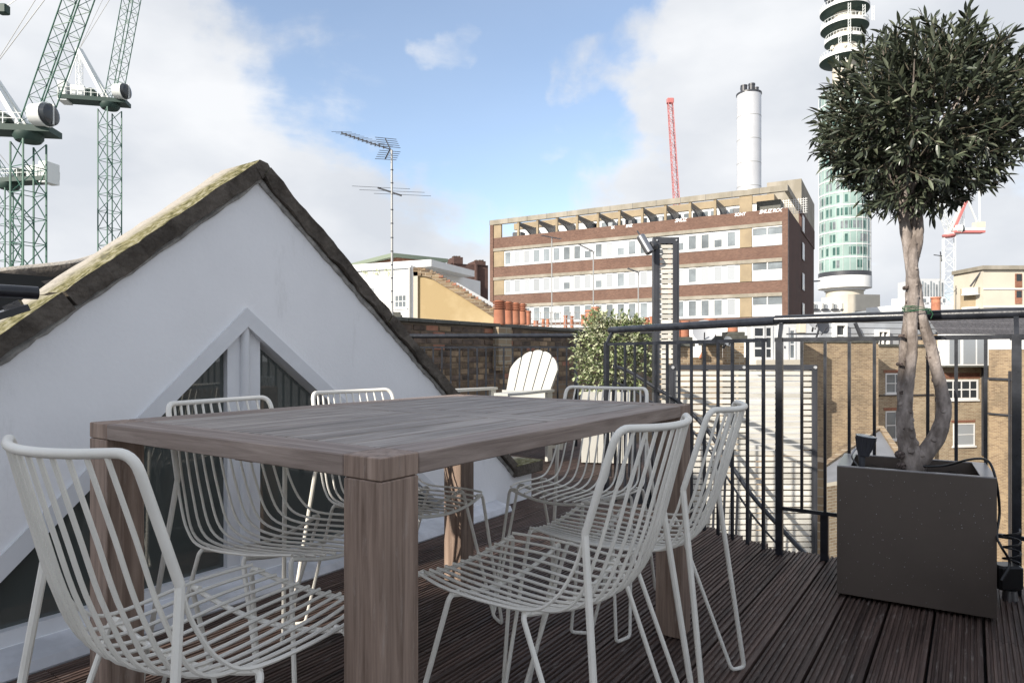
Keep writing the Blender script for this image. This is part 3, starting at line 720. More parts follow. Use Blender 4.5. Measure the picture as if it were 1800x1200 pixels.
# spotlight
sp = thing('spotlight', 'small brushed steel spotlight fixed to the top of the tall screen', 'lamp', at(1143, 432, 4.98))
b = MB(); b.tube([(.035, .02, 0), (.005, -.02, 0), (-.004, -.03, 0)], [.034, .034, .026], 16); b.build('mount', M['charcoal'], sp)
d = Vector((.45, -.25, -.9)).normalized(); c = Vector((-.05, -.05, .005))
b = MB(); b.tube([c - d * .075, c - d * .07, c + d * .075, c + d * .08], [.026, .033, .033, .029], 18); b.build('lamp_body', M['steel'], sp)
b = MB(); b.tube([c - d * .07 , c - d * .12], .006, 8); b.build('gland', M['charcoal'], sp)

# ------------------------------------------------------------------ square planter and olive tree
PU, PV, PA, PW, PH = -.173, 2.732, .074, .485, .49; PD = .36
pl = thing('square_planter', 'dark taupe square planter with rain spots holding the olive tree', 'planter', W(PU, PV, 0), YAW + PA)
t_ = .012
for (x0, x1, y0, y1) in ((-PW / 2, PW / 2, 0, t_), (-PW / 2, PW / 2, PD - t_, PD), (-PW / 2, -PW / 2 + t_, t_, PD - t_), (PW / 2 - t_, PW / 2, t_, PD - t_)):
    b = MB(); b.cbox(x0, x1, y0, y1, .012, PH - .004, .002); b.build('side_panel', M['planter'], pl)
b = MB(); b.box(-PW / 2 + .001, PW / 2 - .001, .001, .013, PH - .004, PH); b.box(-PW / 2 + .001, PW / 2 - .001, PD - .013, PD - .001, PH - .004, PH)
b.box(-PW / 2 + .001, -PW / 2 + .045, .0135, PD - .0135, PH - .004, PH); b.box(PW / 2 - .045, PW / 2 - .001, .0135, PD - .0135, PH - .004, PH); b.build('rim', M['planter_lip'], pl)
b = MB(); n_ = 14
for i in range(n_):
    for j in range(n_):
        def sp_(i, j):
            x = -PW / 2 + t_ + (PW - 2 * t_) * i / n_; y = t_ + (PD - 2 * t_) * j / n_
            return Vector((x, y, PH - .045 + .018 * noise.noise(Vector((x * 22, y * 22, 1)))))
        b.face([sp_(i, j), sp_(i + 1, j), sp_(i + 1, j + 1), sp_(i, j + 1)])
s_ = b.build('soil', M['soil'], pl)
b = MB()                                           # dried drops standing on the front
for i in range(150):
    x = rnd.uniform(-PW / 2 + .01, PW / 2 - .01); z = rnd.uniform(.03, PH - .02) ** 1; r_ = rnd.uniform(.0006, .0017)
    b.lathe([(r_, 0), (r_ * .6, r_ * .5)], 6, (0, 0, 0)); n = len(b.v) - 12
    for q in range(n, len(b.v)):
        vx, vy, vz = b.v[q]; b.v[q] = (x + vx, -vz - .0002, z + vy)
o = b.build('water_spots', M['planter_lip'], pl); o['kind'] = 'stuff'

TC = W(-.165, 2.91, 0); TY = TC.y
tree = thing('olive_tree', 'clipped ball-headed olive tree with twisted stems in the square planter', 'tree', (TC.x, TC.y, .44))
def tp_(x, y, dy=0): return at(x, y, TY + dy) - Vector(tree.location)
def stem(pts, r0):
    P = smooth_path([tp_(x, y, dy) for x, y, dy, r in pts], 7); n = len(P); rs = []
    for i in range(n):
        t = i / (n - 1) * (len(pts) - 1); k0 = min(int(t), len(pts) - 2); r = pts[k0][3] + (pts[k0 + 1][3] - pts[k0][3]) * (t - k0)
        rs.append(r / F * TY * (1 + .10 * noise.noise(Vector((i * .6, r0, 0)))))
    b = MB(); b.tube(P, rs, 14)
    out_ = []
    for (x, y, z) in b.v:
        n3 = noise.noise(Vector((x * 38, y * 38, z * 30))); out_.append((x + n3 * .003, y + n3 * .003, z))
    b.v = out_
    rr = random.Random(int(r0 * 10))
    for i in range(6, n - 2, 3):                    # pruned twig scars
        if rr.random() < .75:
            a = rr.uniform(0, 6.28); dv = Vector((math.cos(a), -abs(math.sin(a)), .35)).normalized()
            p = P[i] + dv * rs[i] * .75
            b.tube([p, p + dv * rs[i] * .34, p + dv * rs[i] * .36], [rs[i] * .5, rs[i] * .30, rs[i] * .12], 7)
    return b
st1 = [(1604, 824, 0, 19), (1598, 790, 0, 17), (1592, 760, .0, 14.5), (1590, 725, 0, 13.5), (1593, 695, 0, 10.5), (1600, 650, -.01, 8.5), (1604, 607, -.01, 8), (1603, 560, -.01, 8.2), (1606, 510, -.01, 9), (1604, 470, -.01, 8.5), (1613, 430, -.01, 7.5), (1616, 400, 0, 7), (1612, 360, 0, 7), (1612, 300, .02, 6)]
st2 = [(1589, 716, .0, 9), (1584, 690, .01, 7), (1586, 650, .02, 6.8), (1589, 607, .03, 6.8), (1596, 550, .025, 7), (1601, 505, .02, 8), (1600, 470, .015, 8), (1594, 420, .01, 9), (1588, 380, .01, 8.5), (1580, 320, .02, 6)]
st3 = [(1608, 826, .0, 15), (1626, 797, -.01, 14), (1648, 765, -.015, 13.5), (1659, 725, -.015, 11.5), (1656, 690, -.01, 10.5), (1645, 645, -.0, 9.5), (1636, 607, 0, 9), (1617, 550, .0, 9), (1610, 510, .0, 10), (1605, 475, -.02, 8.5), (1605, 440, -.015, 7.5), (1608, 410, .01, 7.5), (1606, 370, .01, 7), (1625, 310, 0, 5)]
trunk = MB()
for i, s in enumerate((st1, st2, st3)):
    q = stem(s, i + 1.3); n = len(trunk.v); trunk.v += q.v; trunk.f += [tuple(a + n for a in f) for f in q.f]; trunk.sm += q.sm
tk = trunk.build('trunk', M['bark'], tree)
for (x, y, r) in [(1594, 754, 4), (1601, 779, 5), (1587, 800, 4.5), (1588, 690, 2.6), (1594, 716, 2), (1599, 633, 3), (1606, 566, 3), (1586, 640, 2.2), (1590, 590, 2.2), (1617, 548, 3), (1625, 575, 3), (1640, 628, 3.2), (1650, 668, 3), (1657, 703, 3.4), (1663, 722, 3), (1655, 752, 5), (1644, 770, 3), (1626, 803, 4), (1598, 505, 2.5), (1610, 470, 2.5), (1604, 530, 2.6), (1589, 820, 4)]:
    p = tp_(x, y, -.026 if y > 740 else -.013); rr_ = r / F * TY
    b = MB(); b.tube([p + Vector((0, .03, 0)), p + Vector((0, .006, 0)), p + Vector((0, .001, 0)), p + Vector((0, .004, 0))], [rr_ * 1.5, rr_ * 1.45, rr_, rr_ * .3], 9); b.build('pruning_scar', M['scar'], tree)
b = MB()
for k_ in range(5):
    cpt = tp_(1611, 541 + k_ * 1.6, -.005); a = []
    for i in range(17):
        t = 2 * math.pi * i / 16; a.append(cpt + Vector((math.cos(t) * .052, math.sin(t) * .032, .004 * math.sin(t * 2 + k_) - .0035 * math.cos(t))))
    b.tube(a, .0012, 5)
b.tube([tp_(1634, 542, -.03), tp_(1640, 552, -.035), tp_(1636, 560, -.03)], .0012, 5)
b.build('twine', M['green_tie'], tree)
# crown
def leaf_mesh(mt, L_=.050, wd=.0125, name='leaf'):
    b = MB(); pr = [(0, .12), (.2, .75), (.45, 1.0), (.75, .7), (1, .02)]
    for s in (-1, 1):
        for i in range(len(pr) - 1):
            (a, wa), (c, wc) = pr[i], pr[i + 1]
            za, zc = -.10 * L_ * a * a, -.10 * L_ * c * c
            b.face([(0, a * L_, za), (s * wa * wd / 2, a * L_, za + .0018 * wa), (s * wc * wd / 2, c * L_, zc + .0018 * wc), (0, c * L_, zc)], True)
    return b
CC = tp_(1620, 211); RAD = .350
def crown(rr, nshoot, center, rad, leafL, flat=1.0, lo=6, hi=11, inner=.25, squash=(1, 1, 1), shoot=(.09, .15)):
    L = []; tw = []
    for s in range(nshoot):
        z = rr.uniform(-1, 1); a = rr.uniform(0, 2 * math.pi); q = math.sqrt(1 - z * z)
        d = Vector((q * math.cos(a), q * math.sin(a), z))
        bump = 1 + .10 * noise.noise(d * 1.8 + Vector((3, 1, 4))) + .07 * noise.noise(d * 4.5)
        rf_ = (inner + (1 - inner) * rr.random() ** .42)
        tip = center + Vector((d.x * squash[0], d.y * squash[1], d.z * squash[2])) * rad * bump * rf_
        dr = (d * .75 + Vector((rr.uniform(-.5, .5), rr.uniform(-.5, .5), rr.uniform(-.2, .75)))).normalized()
        ln = rr.uniform(*shoot); base = tip - dr * ln * .75; top = tip + dr * ln * .25
        tw.append((base, top)); n = rr.randint(lo, hi)
        for i in range(n):
            t = .15 + .85 * i / (n - 1); p = base.lerp(top, t); ang = i * 2.4 + rr.uniform(-.4, .4)
            side = dr.orthogonal().normalized(); side = Matrix.Rotation(ang, 3, dr) @ side
            sp_ = .95 - .55 * t + rr.uniform(-.2, .2)
            ld = (dr * (1 - .45 * sp_) + side * sp_ + Vector((0, 0, -.10))).normalized()
            L.append((p, ld, rr.uniform(.62, 1.12) * leafL, rr.random(), rf_))
    return L, tw
def leaf_matrix(p, d, sc, roll):
    x = d.cross(Vector((0, 0, 1)))
    if x.length < .05: x = Vector((1, 0, 0))
    x.normalize(); z = x.cross(d).normalized(); m_ = Matrix((x, d, z)).transposed().to_4x4()
    return Matrix.Translation(p) @ m_ @ Matrix.Rotation(roll, 4, 'Y') @ Matrix.Scale(sc, 4)
def add_crown(par, L, tw, center, camdir, lm_list, mt_list, nparts, nm='crown'):
    rr = random.Random(3)
    score = sorted(range(len(L)), key=lambda i: -((L[i][0] - center).dot(camdir) + .02 * rr.random()))
    front = set(score[:nparts])
    packs = [MB() for _ in mt_list]
    cr_ = None
    protos = [lm.mesh('leaf', mt) for lm, mt in zip(lm_list, mt_list)]
    rest = []
    for i, (p, d, sc, r, rf_) in enumerate(L):
        k = 1 if r < .30 else 0
        m_ = leaf_matrix(p, d, sc, rr.uniform(-1.1, 1.1))
        if i in front: rest.append((k, m_)); continue
        q = lm_list[k]; n = len(packs[k].v); packs[k].v += [tuple(m_ @ Vector(v)) for v in q.v]; packs[k].f += [tuple(a + n for a in f) for f in q.f]; packs[k].sm += q.sm
    for k in range(len(mt_list)):
        me = bpy.data.meshes.new(nm); me.from_pydata(packs[k].v, [], packs[k].f); me.materials.append(mt_list[k])
        me.polygons.foreach_set('use_smooth', packs[k].sm)
        o = bpy.data.objects.new(nm, me); C.objects.link(o); o.parent = par; o['kind'] = 'stuff'
    for k, m_ in rest:
        o = bpy.data.objects.new('leaf', protos[k]); C.objects.link(o); o.parent = par; o.matrix_local = m_
    b = MB()
    for a, c in tw: b.tube([a, c], [.0022, .001], 4, cap=False)
    return b
rr = random.Random(21)
Lf, tw = crown(rr, 1150, CC, RAD, 1.0, lo=8, hi=13, inner=.18, squash=(1.0, .98, 1.02), shoot=(.07, .12))
camd = (Vector((0, 0, .9)) - TC - Vector((0, 0, 1.7))).normalized()
lm = leaf_mesh(None)
b = add_crown(tree, Lf, tw, CC, camd, [lm, lm], [M['leaf'], M['leaf_light']], 290)
b.build('twigs', M['twig'], tree)['kind'] = 'stuff'
b = MB()
for i in range(34):
    z = rr.uniform(-.5, 1); a = rr.uniform(0, 6.28); q = math.sqrt(1 - z * z); d = Vector((q * math.cos(a), q * math.sin(a), z))
    s0 = tp_(rr.choice((1600, 1612, 1590)), rr.uniform(330, 390)); e = CC + d * RAD * rr.uniform(.6, .9); mid = s0.lerp(e, .45) + Vector((rr.uniform(-.03, .03), rr.uniform(-.03, .03), .02))
    b.tube(smooth_path([s0, mid, e], 4), [.0085 - .0065 * i_ / 8 for i_ in range(9)], 6)
b.build('limbs', M['bark'], tree)

# uplighter standing in the planter
ul = thing('garden_spotlight', 'black ribbed spotlight standing in the planter left of the trunk', 'lamp', at(1515, 815, TY + .02))
ax = Vector((.10, -.10, 1)).normalized()
b = MB(); b.tube([Vector((0, 0, -.02)), Vector((0, 0, .03)), ax * .035, ax * .06, ax * .105, ax * .108], [.010, .012, .02, .026, .036, .0375], 20); b.build('lamp_body', M['charcoal'], ul)
b = MB(); b.tube([ax * .1085, ax * .110], [.036, .033], 20); b.build('lens', M['farglass'], ul)
for k_ in range(14):
    a = 2 * math.pi * k_ / 14; s_ = ax.orthogonal().normalized(); s_ = Matrix.Rotation(a, 3, ax) @ s_
    b = MB(); b.bar(ax * .05 + s_ * .0235, ax * .10 + s_ * .0352, .002, .003); b.build('rib', M['charcoal'], ul)
b = MB(); b.tube(smooth_path([Vector((-.02, -.012, -.01)), Vector((-.045, -.012, .03)), Vector((-.03, -.012, .06))], 4), .003, 6); b.build('bracket', M['steel'], ul)
# cable over the rim
cb = [at(1612, 819, TY - .02), at(1660, 818, TY - .08), at(1700, 808, TY - .16), at(1726, 806, TY - .2), at(1741, 815, TY - .24), at(1752, 850, TY - .26), at(1757, 900, TY - .24), at(1752, 940, TY - .26), at(1760, 960, TY - .3), at(1775, 990, TY - .3), at(1760, 1020, TY - .32)]
b = MB(); b.tube(smooth_path(cb, 6), .0042, 7); tag(b.build('power_cable', M['cable']), 'black cable looping over the right rim of the square planter', 'cable')
# coiled black things beside the planter
cq = thing('transformer_box', 'black transformer box with coiled lead on the deck right of the planter', 'transformer', at(1768, 1000, 2.45))
b = MB(); b.cbox(-.045, .045, -.035, .035, -.07, .02, .008); b.build('housing', M['cable'], cq)
b = MB(); b.tube(smooth_path([Vector((.03 * math.cos(a * .9), .02 * math.sin(a * .9) - .03, .03 + a * .006)) for a in range(22)], 2), .004, 6); b.build('lead', M['cable'], cq)
b = MB(); b.tube([Vector((0, -.02, -.16)), Vector((0.0, -.02, -.07))], [.03, .022], 12); b.build('plug', M['steel'], cq)
# dark stone bench at the right edge
bx = thing('stone_bench', 'dark stone bench top at the right edge beside the planter', 'bench', W(.235, 0, 0), YAW)
b = MB(); b.cbox(.0, .8, -.3, 2.78, .27, .30, .004); b.build('slab', M['stone_slab'], bx)
b = MB(); b.box(.04, .76, -.25, 2.7, 0, .27); b.build('base', M['charcoal'], bx)

# ------------------------------------------------------------------ slatted lounge chair
lc = thing('lounge_chair', 'white wooden garden lounge chair with a fan-shaped slatted back', 'chair', (at(893, 0, 5.7).x, 5.7, 0), math.atan2(.62, .78) * -1); lc.scale = (1.17, 1.17, 1.045)
# local: -y is the front
def slat_poly(w0, w1, h, rnd_l, rnd_r):
    return None
xs = [-.235, -.145, -.05, .05, .145, .235]; tops = [.78, .90, .955, .90, .78]
mt = Matrix.Translation((0, .10, .22)) @ Matrix.Rotation(R(-22), 4, 'X')
arc = lambda x: .46 + .285 * math.sqrt(max(0, 1 - (x / .250) ** 2))
for i in range(5):
    x0, x1 = xs[i] + .0055, xs[i + 1] - .0055; b = MB(); poly = [(x0 * .72, 0), (x1 * .72, 0)]
    c_ = (x0 + x1) / 2; hh = (x1 - x0) / 2
    for k_ in range(0, 9):
        x = x1 - (x1 - x0) * k_ / 8; tt = (x - c_) / hh
        edge = arc(x) - .010 * (abs(tt) ** 4); poly.append((x, edge))
    b.prism(poly, 0, .018, 'y'); b.v = [tuple(mt @ Vector(v)) for v in b.v]; b.build('back_slat', M['white_paint'], lc)
for i in range(6):
    y = -.42 + i * .088; b = MB(); b.cbox(-.26, .26, y, y + .08, .34 - i * .022, .36 - i * .022, .003); b.build('seat_slat', M['white_paint'], lc)
for s in (-1, 1):
    b = MB(); b.prism([(s * .24, .17), (s * .30, .17), (s * .37, -.30), (s * .36, -.45), (s * .25, -.46), (s * .235, -.30)], .565, .585, 'z'); b.build('armrest', M['white_paint'], lc)
    b = MB(); b.box(s * .27 - .012, s * .27 + .012, -.42, -.33, 0, .565); b.build('leg', M['white_paint'], lc)
    b = MB(); b.box(s * .27 - .012, s * .27 + .012, .11, .17, 0, .565); b.build('leg', M['white_paint'], lc)
    b = MB(); b.bar((s * .2465, -.40, .30), (s * .2465, .35, .10), .02, .08); b.build('side_rail', M['white_paint'], lc)
b = MB(); b.box(-.23, .23, .21, .23, .50, .56); b.build('back_brace', M['white_paint'], lc)

# white slatted box with the bush
PX0, PX1 = at(1022, 0, 5.45).x, at(1108, 0, 5.45).x
wp = thing('slatted_planter', 'white planter box of vertical boards under the variegated bush', 'planter', ((PX0 + PX1) / 2, 5.45, 0), R(-8))
hwp = (PX1 - PX0) / 2
for i in range(6):
    x0 = -hwp + 2 * hwp * i / 6; b = MB(); b.cbox(x0 + .002, x0 + 2 * hwp / 6 - .002, 0, .016, .01, .60, .002); b.build('front_board', M['white_paint'], wp)
b = MB(); b.box(-hwp, -hwp + .016, .017, .36, .01, .6); b.box(hwp - .016, hwp, .017, .36, .01, .6); b.box(-hwp + .017, hwp - .017, .345, .36, .01, .6); b.build('side_boards', M['white_paint'], wp)
b = MB(); b.box(-hwp + .017, hwp - .017, .017, .344, .5, .56); b.build('soil', M['soil'], wp)
bc = at(1080, 632, 5.65); bush = thing('variegated_bush', 'pale green variegated bush spilling over behind the railing', 'bush', (bc.x, bc.y, .56))
cb_ = bc - Vector(bush.location) + Vector((0, 0, .03))
rr = random.Random(5)
L1, t1 = crown(rr, 560, cb_, .40, 1.0, lo=6, hi=9, inner=.25, squash=(.95, .8, 1.0), shoot=(.06, .12))
L2, t2 = crown(rr, 120, cb_ + Vector((-.13, 0, .22)), .17, 1.0, lo=6, hi=9, squash=(.9, .9, 1.1), shoot=(.08, .13))
L3_, t3 = crown(rr, 120, cb_ + Vector((.14, 0, .17)), .19, 1.0, lo=6, hi=9, shoot=(.06, .12))
bl = leaf_mesh(None, .036, .019)
b = add_crown(bush, L1 + L2 + L3_, t1 + t2 + t3, cb_, Vector((0, -1, 0)), [bl, bl], [M['bushleaf'], M['bushleaf_green']], 0, 'foliage')
b.build('twigs', M['twig'], bush)['kind'] = 'stuff'
b = MB()
for i in range(7): b.tube(smooth_path([Vector((rr.uniform(-.05, .05), rr.uniform(-.05, .05), -.02)), cb_ * .5 + Vector((rr.uniform(-.1, .1), 0, 0)), cb_ + Vector((rr.uniform(-.2, .2), rr.uniform(-.1, .1), .1))], 3), .006, 5)
b.build('stems', M['twig'], bush)

# ------------------------------------------------------------------ sooty parapet wall, brick by brick
bwU = -5.28
pw_ = thing('parapet_wall', 'sooty stock-brick parapet wall running back behind the rear railing', 'wall', W(bwU, 5.0, 0), YAW)
# local x -> toward viewer side (u), local y -> v
b = MB(); b.box(-.21, -.008, 0, 7.5, -3, 1.285); b.box(-.21, .0, 0, 7.5, -3, .50); b.build('wall_core', M['wall_core'], pw_)
pb = {}
for k_, mt_ in (('a', 'brick_a'), ('b', 'brick_b'), ('c', 'brick_c')):
    pb[k_] = MB().cbox(-.06, .006, -.105, .105, -.031, .031, .004).mesh('brick', M[mt_])
    pb[k_ + 'h'] = MB().cbox(-.06, .006, -.05, .05, -.031, .031, .004).mesh('brick', M[mt_])
cnt = 0
for row in range(10):
    z = .545 + row * .076; y = .0 + (.11 if row % 2 else 0)
    while y < 5.4 and cnt < 296:
        kk_ = rnd.choices('abc', (4, 5, 1) if row < 7 else (2, 7, 1))[0]
        o = bpy.data.objects.new('brick', pb[kk_]); C.objects.link(o); o.parent = pw_; cnt += 1
        o.location = (-.008 + rnd.uniform(-.003, .005), y + .105, z); o.rotation_euler = (rnd.uniform(-.01, .01), 0, rnd.uniform(-.01, .01)); y += .225
b = MB()
y = 0
while y < 7.5:
    b.cbox(-.25, .035, y, y + .445, 1.287, 1.335, .006); y += .45
b.build('capping', M['stone_slab'], pw_)
# pier with paler brick
yp = uv_of(866, u=bwU)[1] - 5.0
b = MB(); b.box(.0, .10, yp, yp + .30, .78, 1.286); b.box(.0, .05, yp, yp + .30, .70, .779); b.build('pier', M['wall_stock'], pw_)
# white junction box
b = MB(); b.cbox(.01, .05, 4.0, 4.09, .52, .62, .004)
jb = thing('junction_box', 'small white junction box on the wall left of the bush', 'box', at(1016, 667, 6.4)); MB().cbox(-.022, .022, -.02, .02, -.026, .026, .004).build('box_body', M['white_paint'], jb)
MB().tube([(0, 0, -.026), (0, 0, -.4)], .006, 6).build('conduit', M['blind'], jb)

# chimney pots on the wall
def pot(loc, r, h, lab, grp, louv=True):
    t = thing('chimney_pot', lab, 'chimney pot', loc, 0, grp)
    b = MB(); pr = [(r * .9, 0), (r * .95, h * .08), (r * .92, h * .1), (r * .88, h * .62)]; b.lathe(pr, 18); b.build('pot_body', M['terracotta'], t)
    if louv:
        b = MB(); n = 4
        for i in range(n):
            z = h * .66 + i * h * .085; b.lathe([(r * .82, z), (r * 1.02, z + .004), (r * 1.02, z + h * .045), (r * .82, z + h * .05)], 18)
        b.lathe([(r * .7, h * .62), (r * .7, h)], 12); b.build('louvres', M['terracotta'], t)
    else:
        b = MB(); b.lathe([(r * .88, h * .62), (r * .86, h * .88), (r * 1.05, h * .9), (r * 1.05, h * .99), (r * .8, h)], 16); b.build('rim', M['terracotta'], t)
    return t
for i, x in enumerate((878, 892, 905, 917)):
    Y = 9.0 + i * .55; l_ = at(x, 571 - i * .3, Y)
    pot(l_, 11.0 / F * 9.2, .335, ['first', 'second', 'third', 'fourth'][i] + ' louvred terracotta pot from the left on the sooty wall', 'louvred terracotta chimney pots on the wall')
pot(at(928, 571, 11.2), .055, .24, 'short plain terracotta pot right of the four louvred ones', None, False)
for (x, y, Y, r, h, lb) in [(942, 575, 20, .085, .20, 'small terracotta pot left of the thin mast'), (955, 574, 21, .06, .26, 'slim terracotta pot right beside the thin mast'), (963, 574, 22, .06, .26, 'slim terracotta pot behind the mesh fence, with a red band'),
                           (994, 576, 20, .065, .38, 'tall slender flue left of the pair behind the mesh fence'), (1005, 576, 20, .065, .36, 'tall slender flue in the middle behind the mesh fence'),
                           (1028, 573, 15, .095, .26, 'broad terracotta pot just left of the bush'), (1037, 573, 14, .11, .34, 'middle pot of the three crowded left of the bush'), (1047, 573, 14.4, .095, .42, 'tallest terracotta pot behind the left of the bush'),
                           (1137, 572, 16, .06, .2, 'small pot behind the bush near the tall screen'), (1146, 572, 16, .065, .22, 'small pot touching the tall screen from the left')]:
    pot(at(x, y, Y), r, h, lb, None, False)
# mesh fence behind the wall
mf = thing('mesh_fence', 'thin wire mesh fence on the roof behind the parapet wall', 'fence', at(925, 578, 13))
xa, xb = 0, at(1045, 0, 13).x - at(925, 0, 13).x; zt = zat(549, 13) - zat(578, 13)
b = MB()
for i in range(15): b.bar((xa + (xb - xa) * i / 14, 0, -.2), (xa + (xb - xa) * i / 14, 0, zt), .012)
b.build('fence_post', M['galv'], mf); b = MB()
for z in (zt, zt * .62, zt * .25): b.bar((xa, -.01, z), (xb, -.01, z), .012)
b.build('fence_wire', M['galv'], mf)

# ------------------------------------------------------------------ facade helper for the houses around
class Facade:
    def __init__(s, name, label, cat, xa, Ya, xb, Yb, zt, zb, depth, mt, part='wall'):
        A = Vector((at(xa, 0, Ya).x, Ya, 0)); B = Vector((at(xb, 0, Yb).x, Yb, 0)); d = B - A; s.L = d.length; s.ang = math.atan2(d.y, d.x)
        s.t = thing(name, label, cat, (A.x, A.y, zb), s.ang); s.A = A; s.d = d.normalized(); s.zb = zb; s.zt = zt
        if mt: MB().box(0, s.L, 0, depth, 0, zt - zb).build(part, mt, s.t)
    def s(s, x):
        k = (x - 900) / F          # X = k*Y on A + q d
        return (k * s.A.y - s.A.x) / (s.d.x - k * s.d.y)
    def sz(s, x, y):
        q = s.s(x); Y = s.A.y + s.d.y * q; return q, zat(y, Y) - s.zb
    def rect(s, x0, y0, x1, y1):
        xm, ym = (x0 + x1) / 2, (y0 + y1) / 2
        a = s.s(x0); c = s.s(x1); return a, c, s.sz(xm, y1)[1], s.sz(xm, y0)[1]
    def box(s, x0, y0, x1, y1, name, mt, out=.03, inn=-.001, par=None):
        a, c, z0, z1 = s.rect(x0, y0, x1, y1); o = MB().box(a, c, -out, inn, z0, z1).build(name, mt, par or s.t); return o
    def window(s, x0, y0, x1, y1, cols=2, rows=2, glass='farglass_dark', fw=.06, out=.03, frame='winframe', sill=True, curtain=False):
        a, c, z0, z1 = s.rect(x0, y0, x1, y1); b = MB()
        b.box(a, a + fw, -out, -.001, z0, z1); b.box(c - fw, c, -out, -.001, z0, z1); b.box(a + fw, c - fw, -out, -.001, z0, z0 + fw); b.box(a + fw, c - fw, -out, -.001, z1 - fw, z1)
        for i in range(1, cols): x = a + (c - a) * i / cols; b.box(x - fw * .3, x + fw * .3, -out * .9, -.001, z0 + fw, z1 - fw)
        for j in range(1, rows): z = z0 + (z1 - z0) * j / rows; b.box(a + fw, c - fw, -out * .8, -.001, z - fw * .35, z + fw * .35)
        o = b.build('window', M[frame], s.t); MB().box(a + fw, c - fw, -out * .35, -.0005, z0 + fw, z1 - fw).build('pane', M[glass], o)
        if sill: MB().box(a - .06, c + .06, -out * 2.5, -.0015, z0 - .09, z0 - .001).build('sill', M[frame], o)
        return o

# ---- house right of centre: rough brown brick wall
f = Facade('brick_wing', 'rough brown brick wing wall right of the wide slatted screen', 'building', 1396, 31, 1544, 31.5, zat(603, 30) + .15, -12, 8, M['wall_stock_dark'])
f.box(1396, 594, 1544, 602, 'capping', M['stone_slab'], .06, .25)
# ---- stock brick house with sash windows
f = Facade('sash_window_house', 'yellow stock-brick house with two arched sash windows behind the tree stems', 'house', 1544, 33.5, 1643, 34.5, zat(608, 34), -12, 8, M['wall_stock'])
f.window(1556, 656, 1590, 691, glass='farglass'); f.window(1556, 722, 1592, 772, glass='farglass')
f.box(1553, 650, 1592, 655, 'arch', M['brick_c'], .02); f.box(1553, 716, 1594, 721, 'arch', M['brick_c'], .02)
f.box(1545, 693, 1640, 695, 'pipe', M['charcoal'], .08); f.box(1544, 605, 1643, 609, 'capping', M['stone_slab'], .07, .2)
f = Facade('bay_window_house', 'stock-brick house with white glazed bay and three-light window', 'house', 1643, 35, 1738, 35.6, zat(588, 35), -12, 8, M['wall_stock'])
f.box(1648, 588, 1735, 642, 'bay', M['winframe'], .5, -.001)
for (x0, x1) in ((1655, 1673), (1679, 1700), (1703, 1719)):
    a, c, z0, z1 = f.rect(x0, 594, x1, 639); MB().box(a, c, -.52, -.501, z0, z1).build('pane', M['blind'], f.t)
f.box(1644, 642, 1736, 645, 'bay_sill', M['stone_slab'], .6, -.001)
f.window(1660, 667, 1719, 702, cols=4, rows=2, glass='farglass_dark', fw=.10); f.window(1675, 744, 1713, 783, cols=1, rows=2, glass='blind')
f.box(1655, 655, 1722, 665, 'arch', M['brick_c'], .02); f.box(1672, 738, 1714, 742, 'arch', M['brick_c'], .02)
f.box(1725, 645, 1727, 800, 'pipe', M['charcoal'], .08)
# slate roof above it
f = Facade('slate_roof_house', 'dark slate roof above the white glazed bay', 'roof', 1652, 36, 1830, 38, zat(588, 36), zat(592, 36), .2, M['charcoal'], 'gutter')
rows = 9; z0 = zat(589, 36) - f.zb; 
for i in range(rows):
    b = MB(); zz = z0 + i * .12
    n_ = 22
    for j in range(n_ + 1):
        x0 = f.L * (j - .5 * (i % 2)) / n_; x1 = x0 + f.L / n_ - .02; x0 = max(0, x0); x1 = min(f.L, x1)
        if x1 > x0: b.prism([(i * .09 - .03, zz), (i * .09 + .10, zz + .135), (i * .09 + .13, zz + .12), (i * .09, zz - .01)], x0, x1)
    b.build('slate_course', M['slate'], f.t)
MB().box(0, f.L, .2, 6, -.2, z0 + .1).build('loft', M['charcoal'], f.t)
# far right brick house with pipes
f = Facade('pipe_house', 'brick house at the right edge with black soil pipes', 'house', 1738, 33, 1990, 27, zat(612, 31), -12, 8, M['wall_stock_dark'])
f.box(1738, 596, 1990, 613, 'upper_storey', M['white_wall'], .02, 3)
f.box(1790, 660, 1794, 900, 'pipe', M['charcoal'], .12); f.box(1738, 664, 1790, 668, 'pipe', M['charcoal'], .1); f.box(1738, 727, 1790, 730, 'pipe', M['charcoal'], .1)
f.box(1776, 652, 1778.5, 1000, 'pipe', M['charcoal'], .14); f.window(1745, 596, 1775, 608, cols=2, rows=1, glass='blind', sill=False)
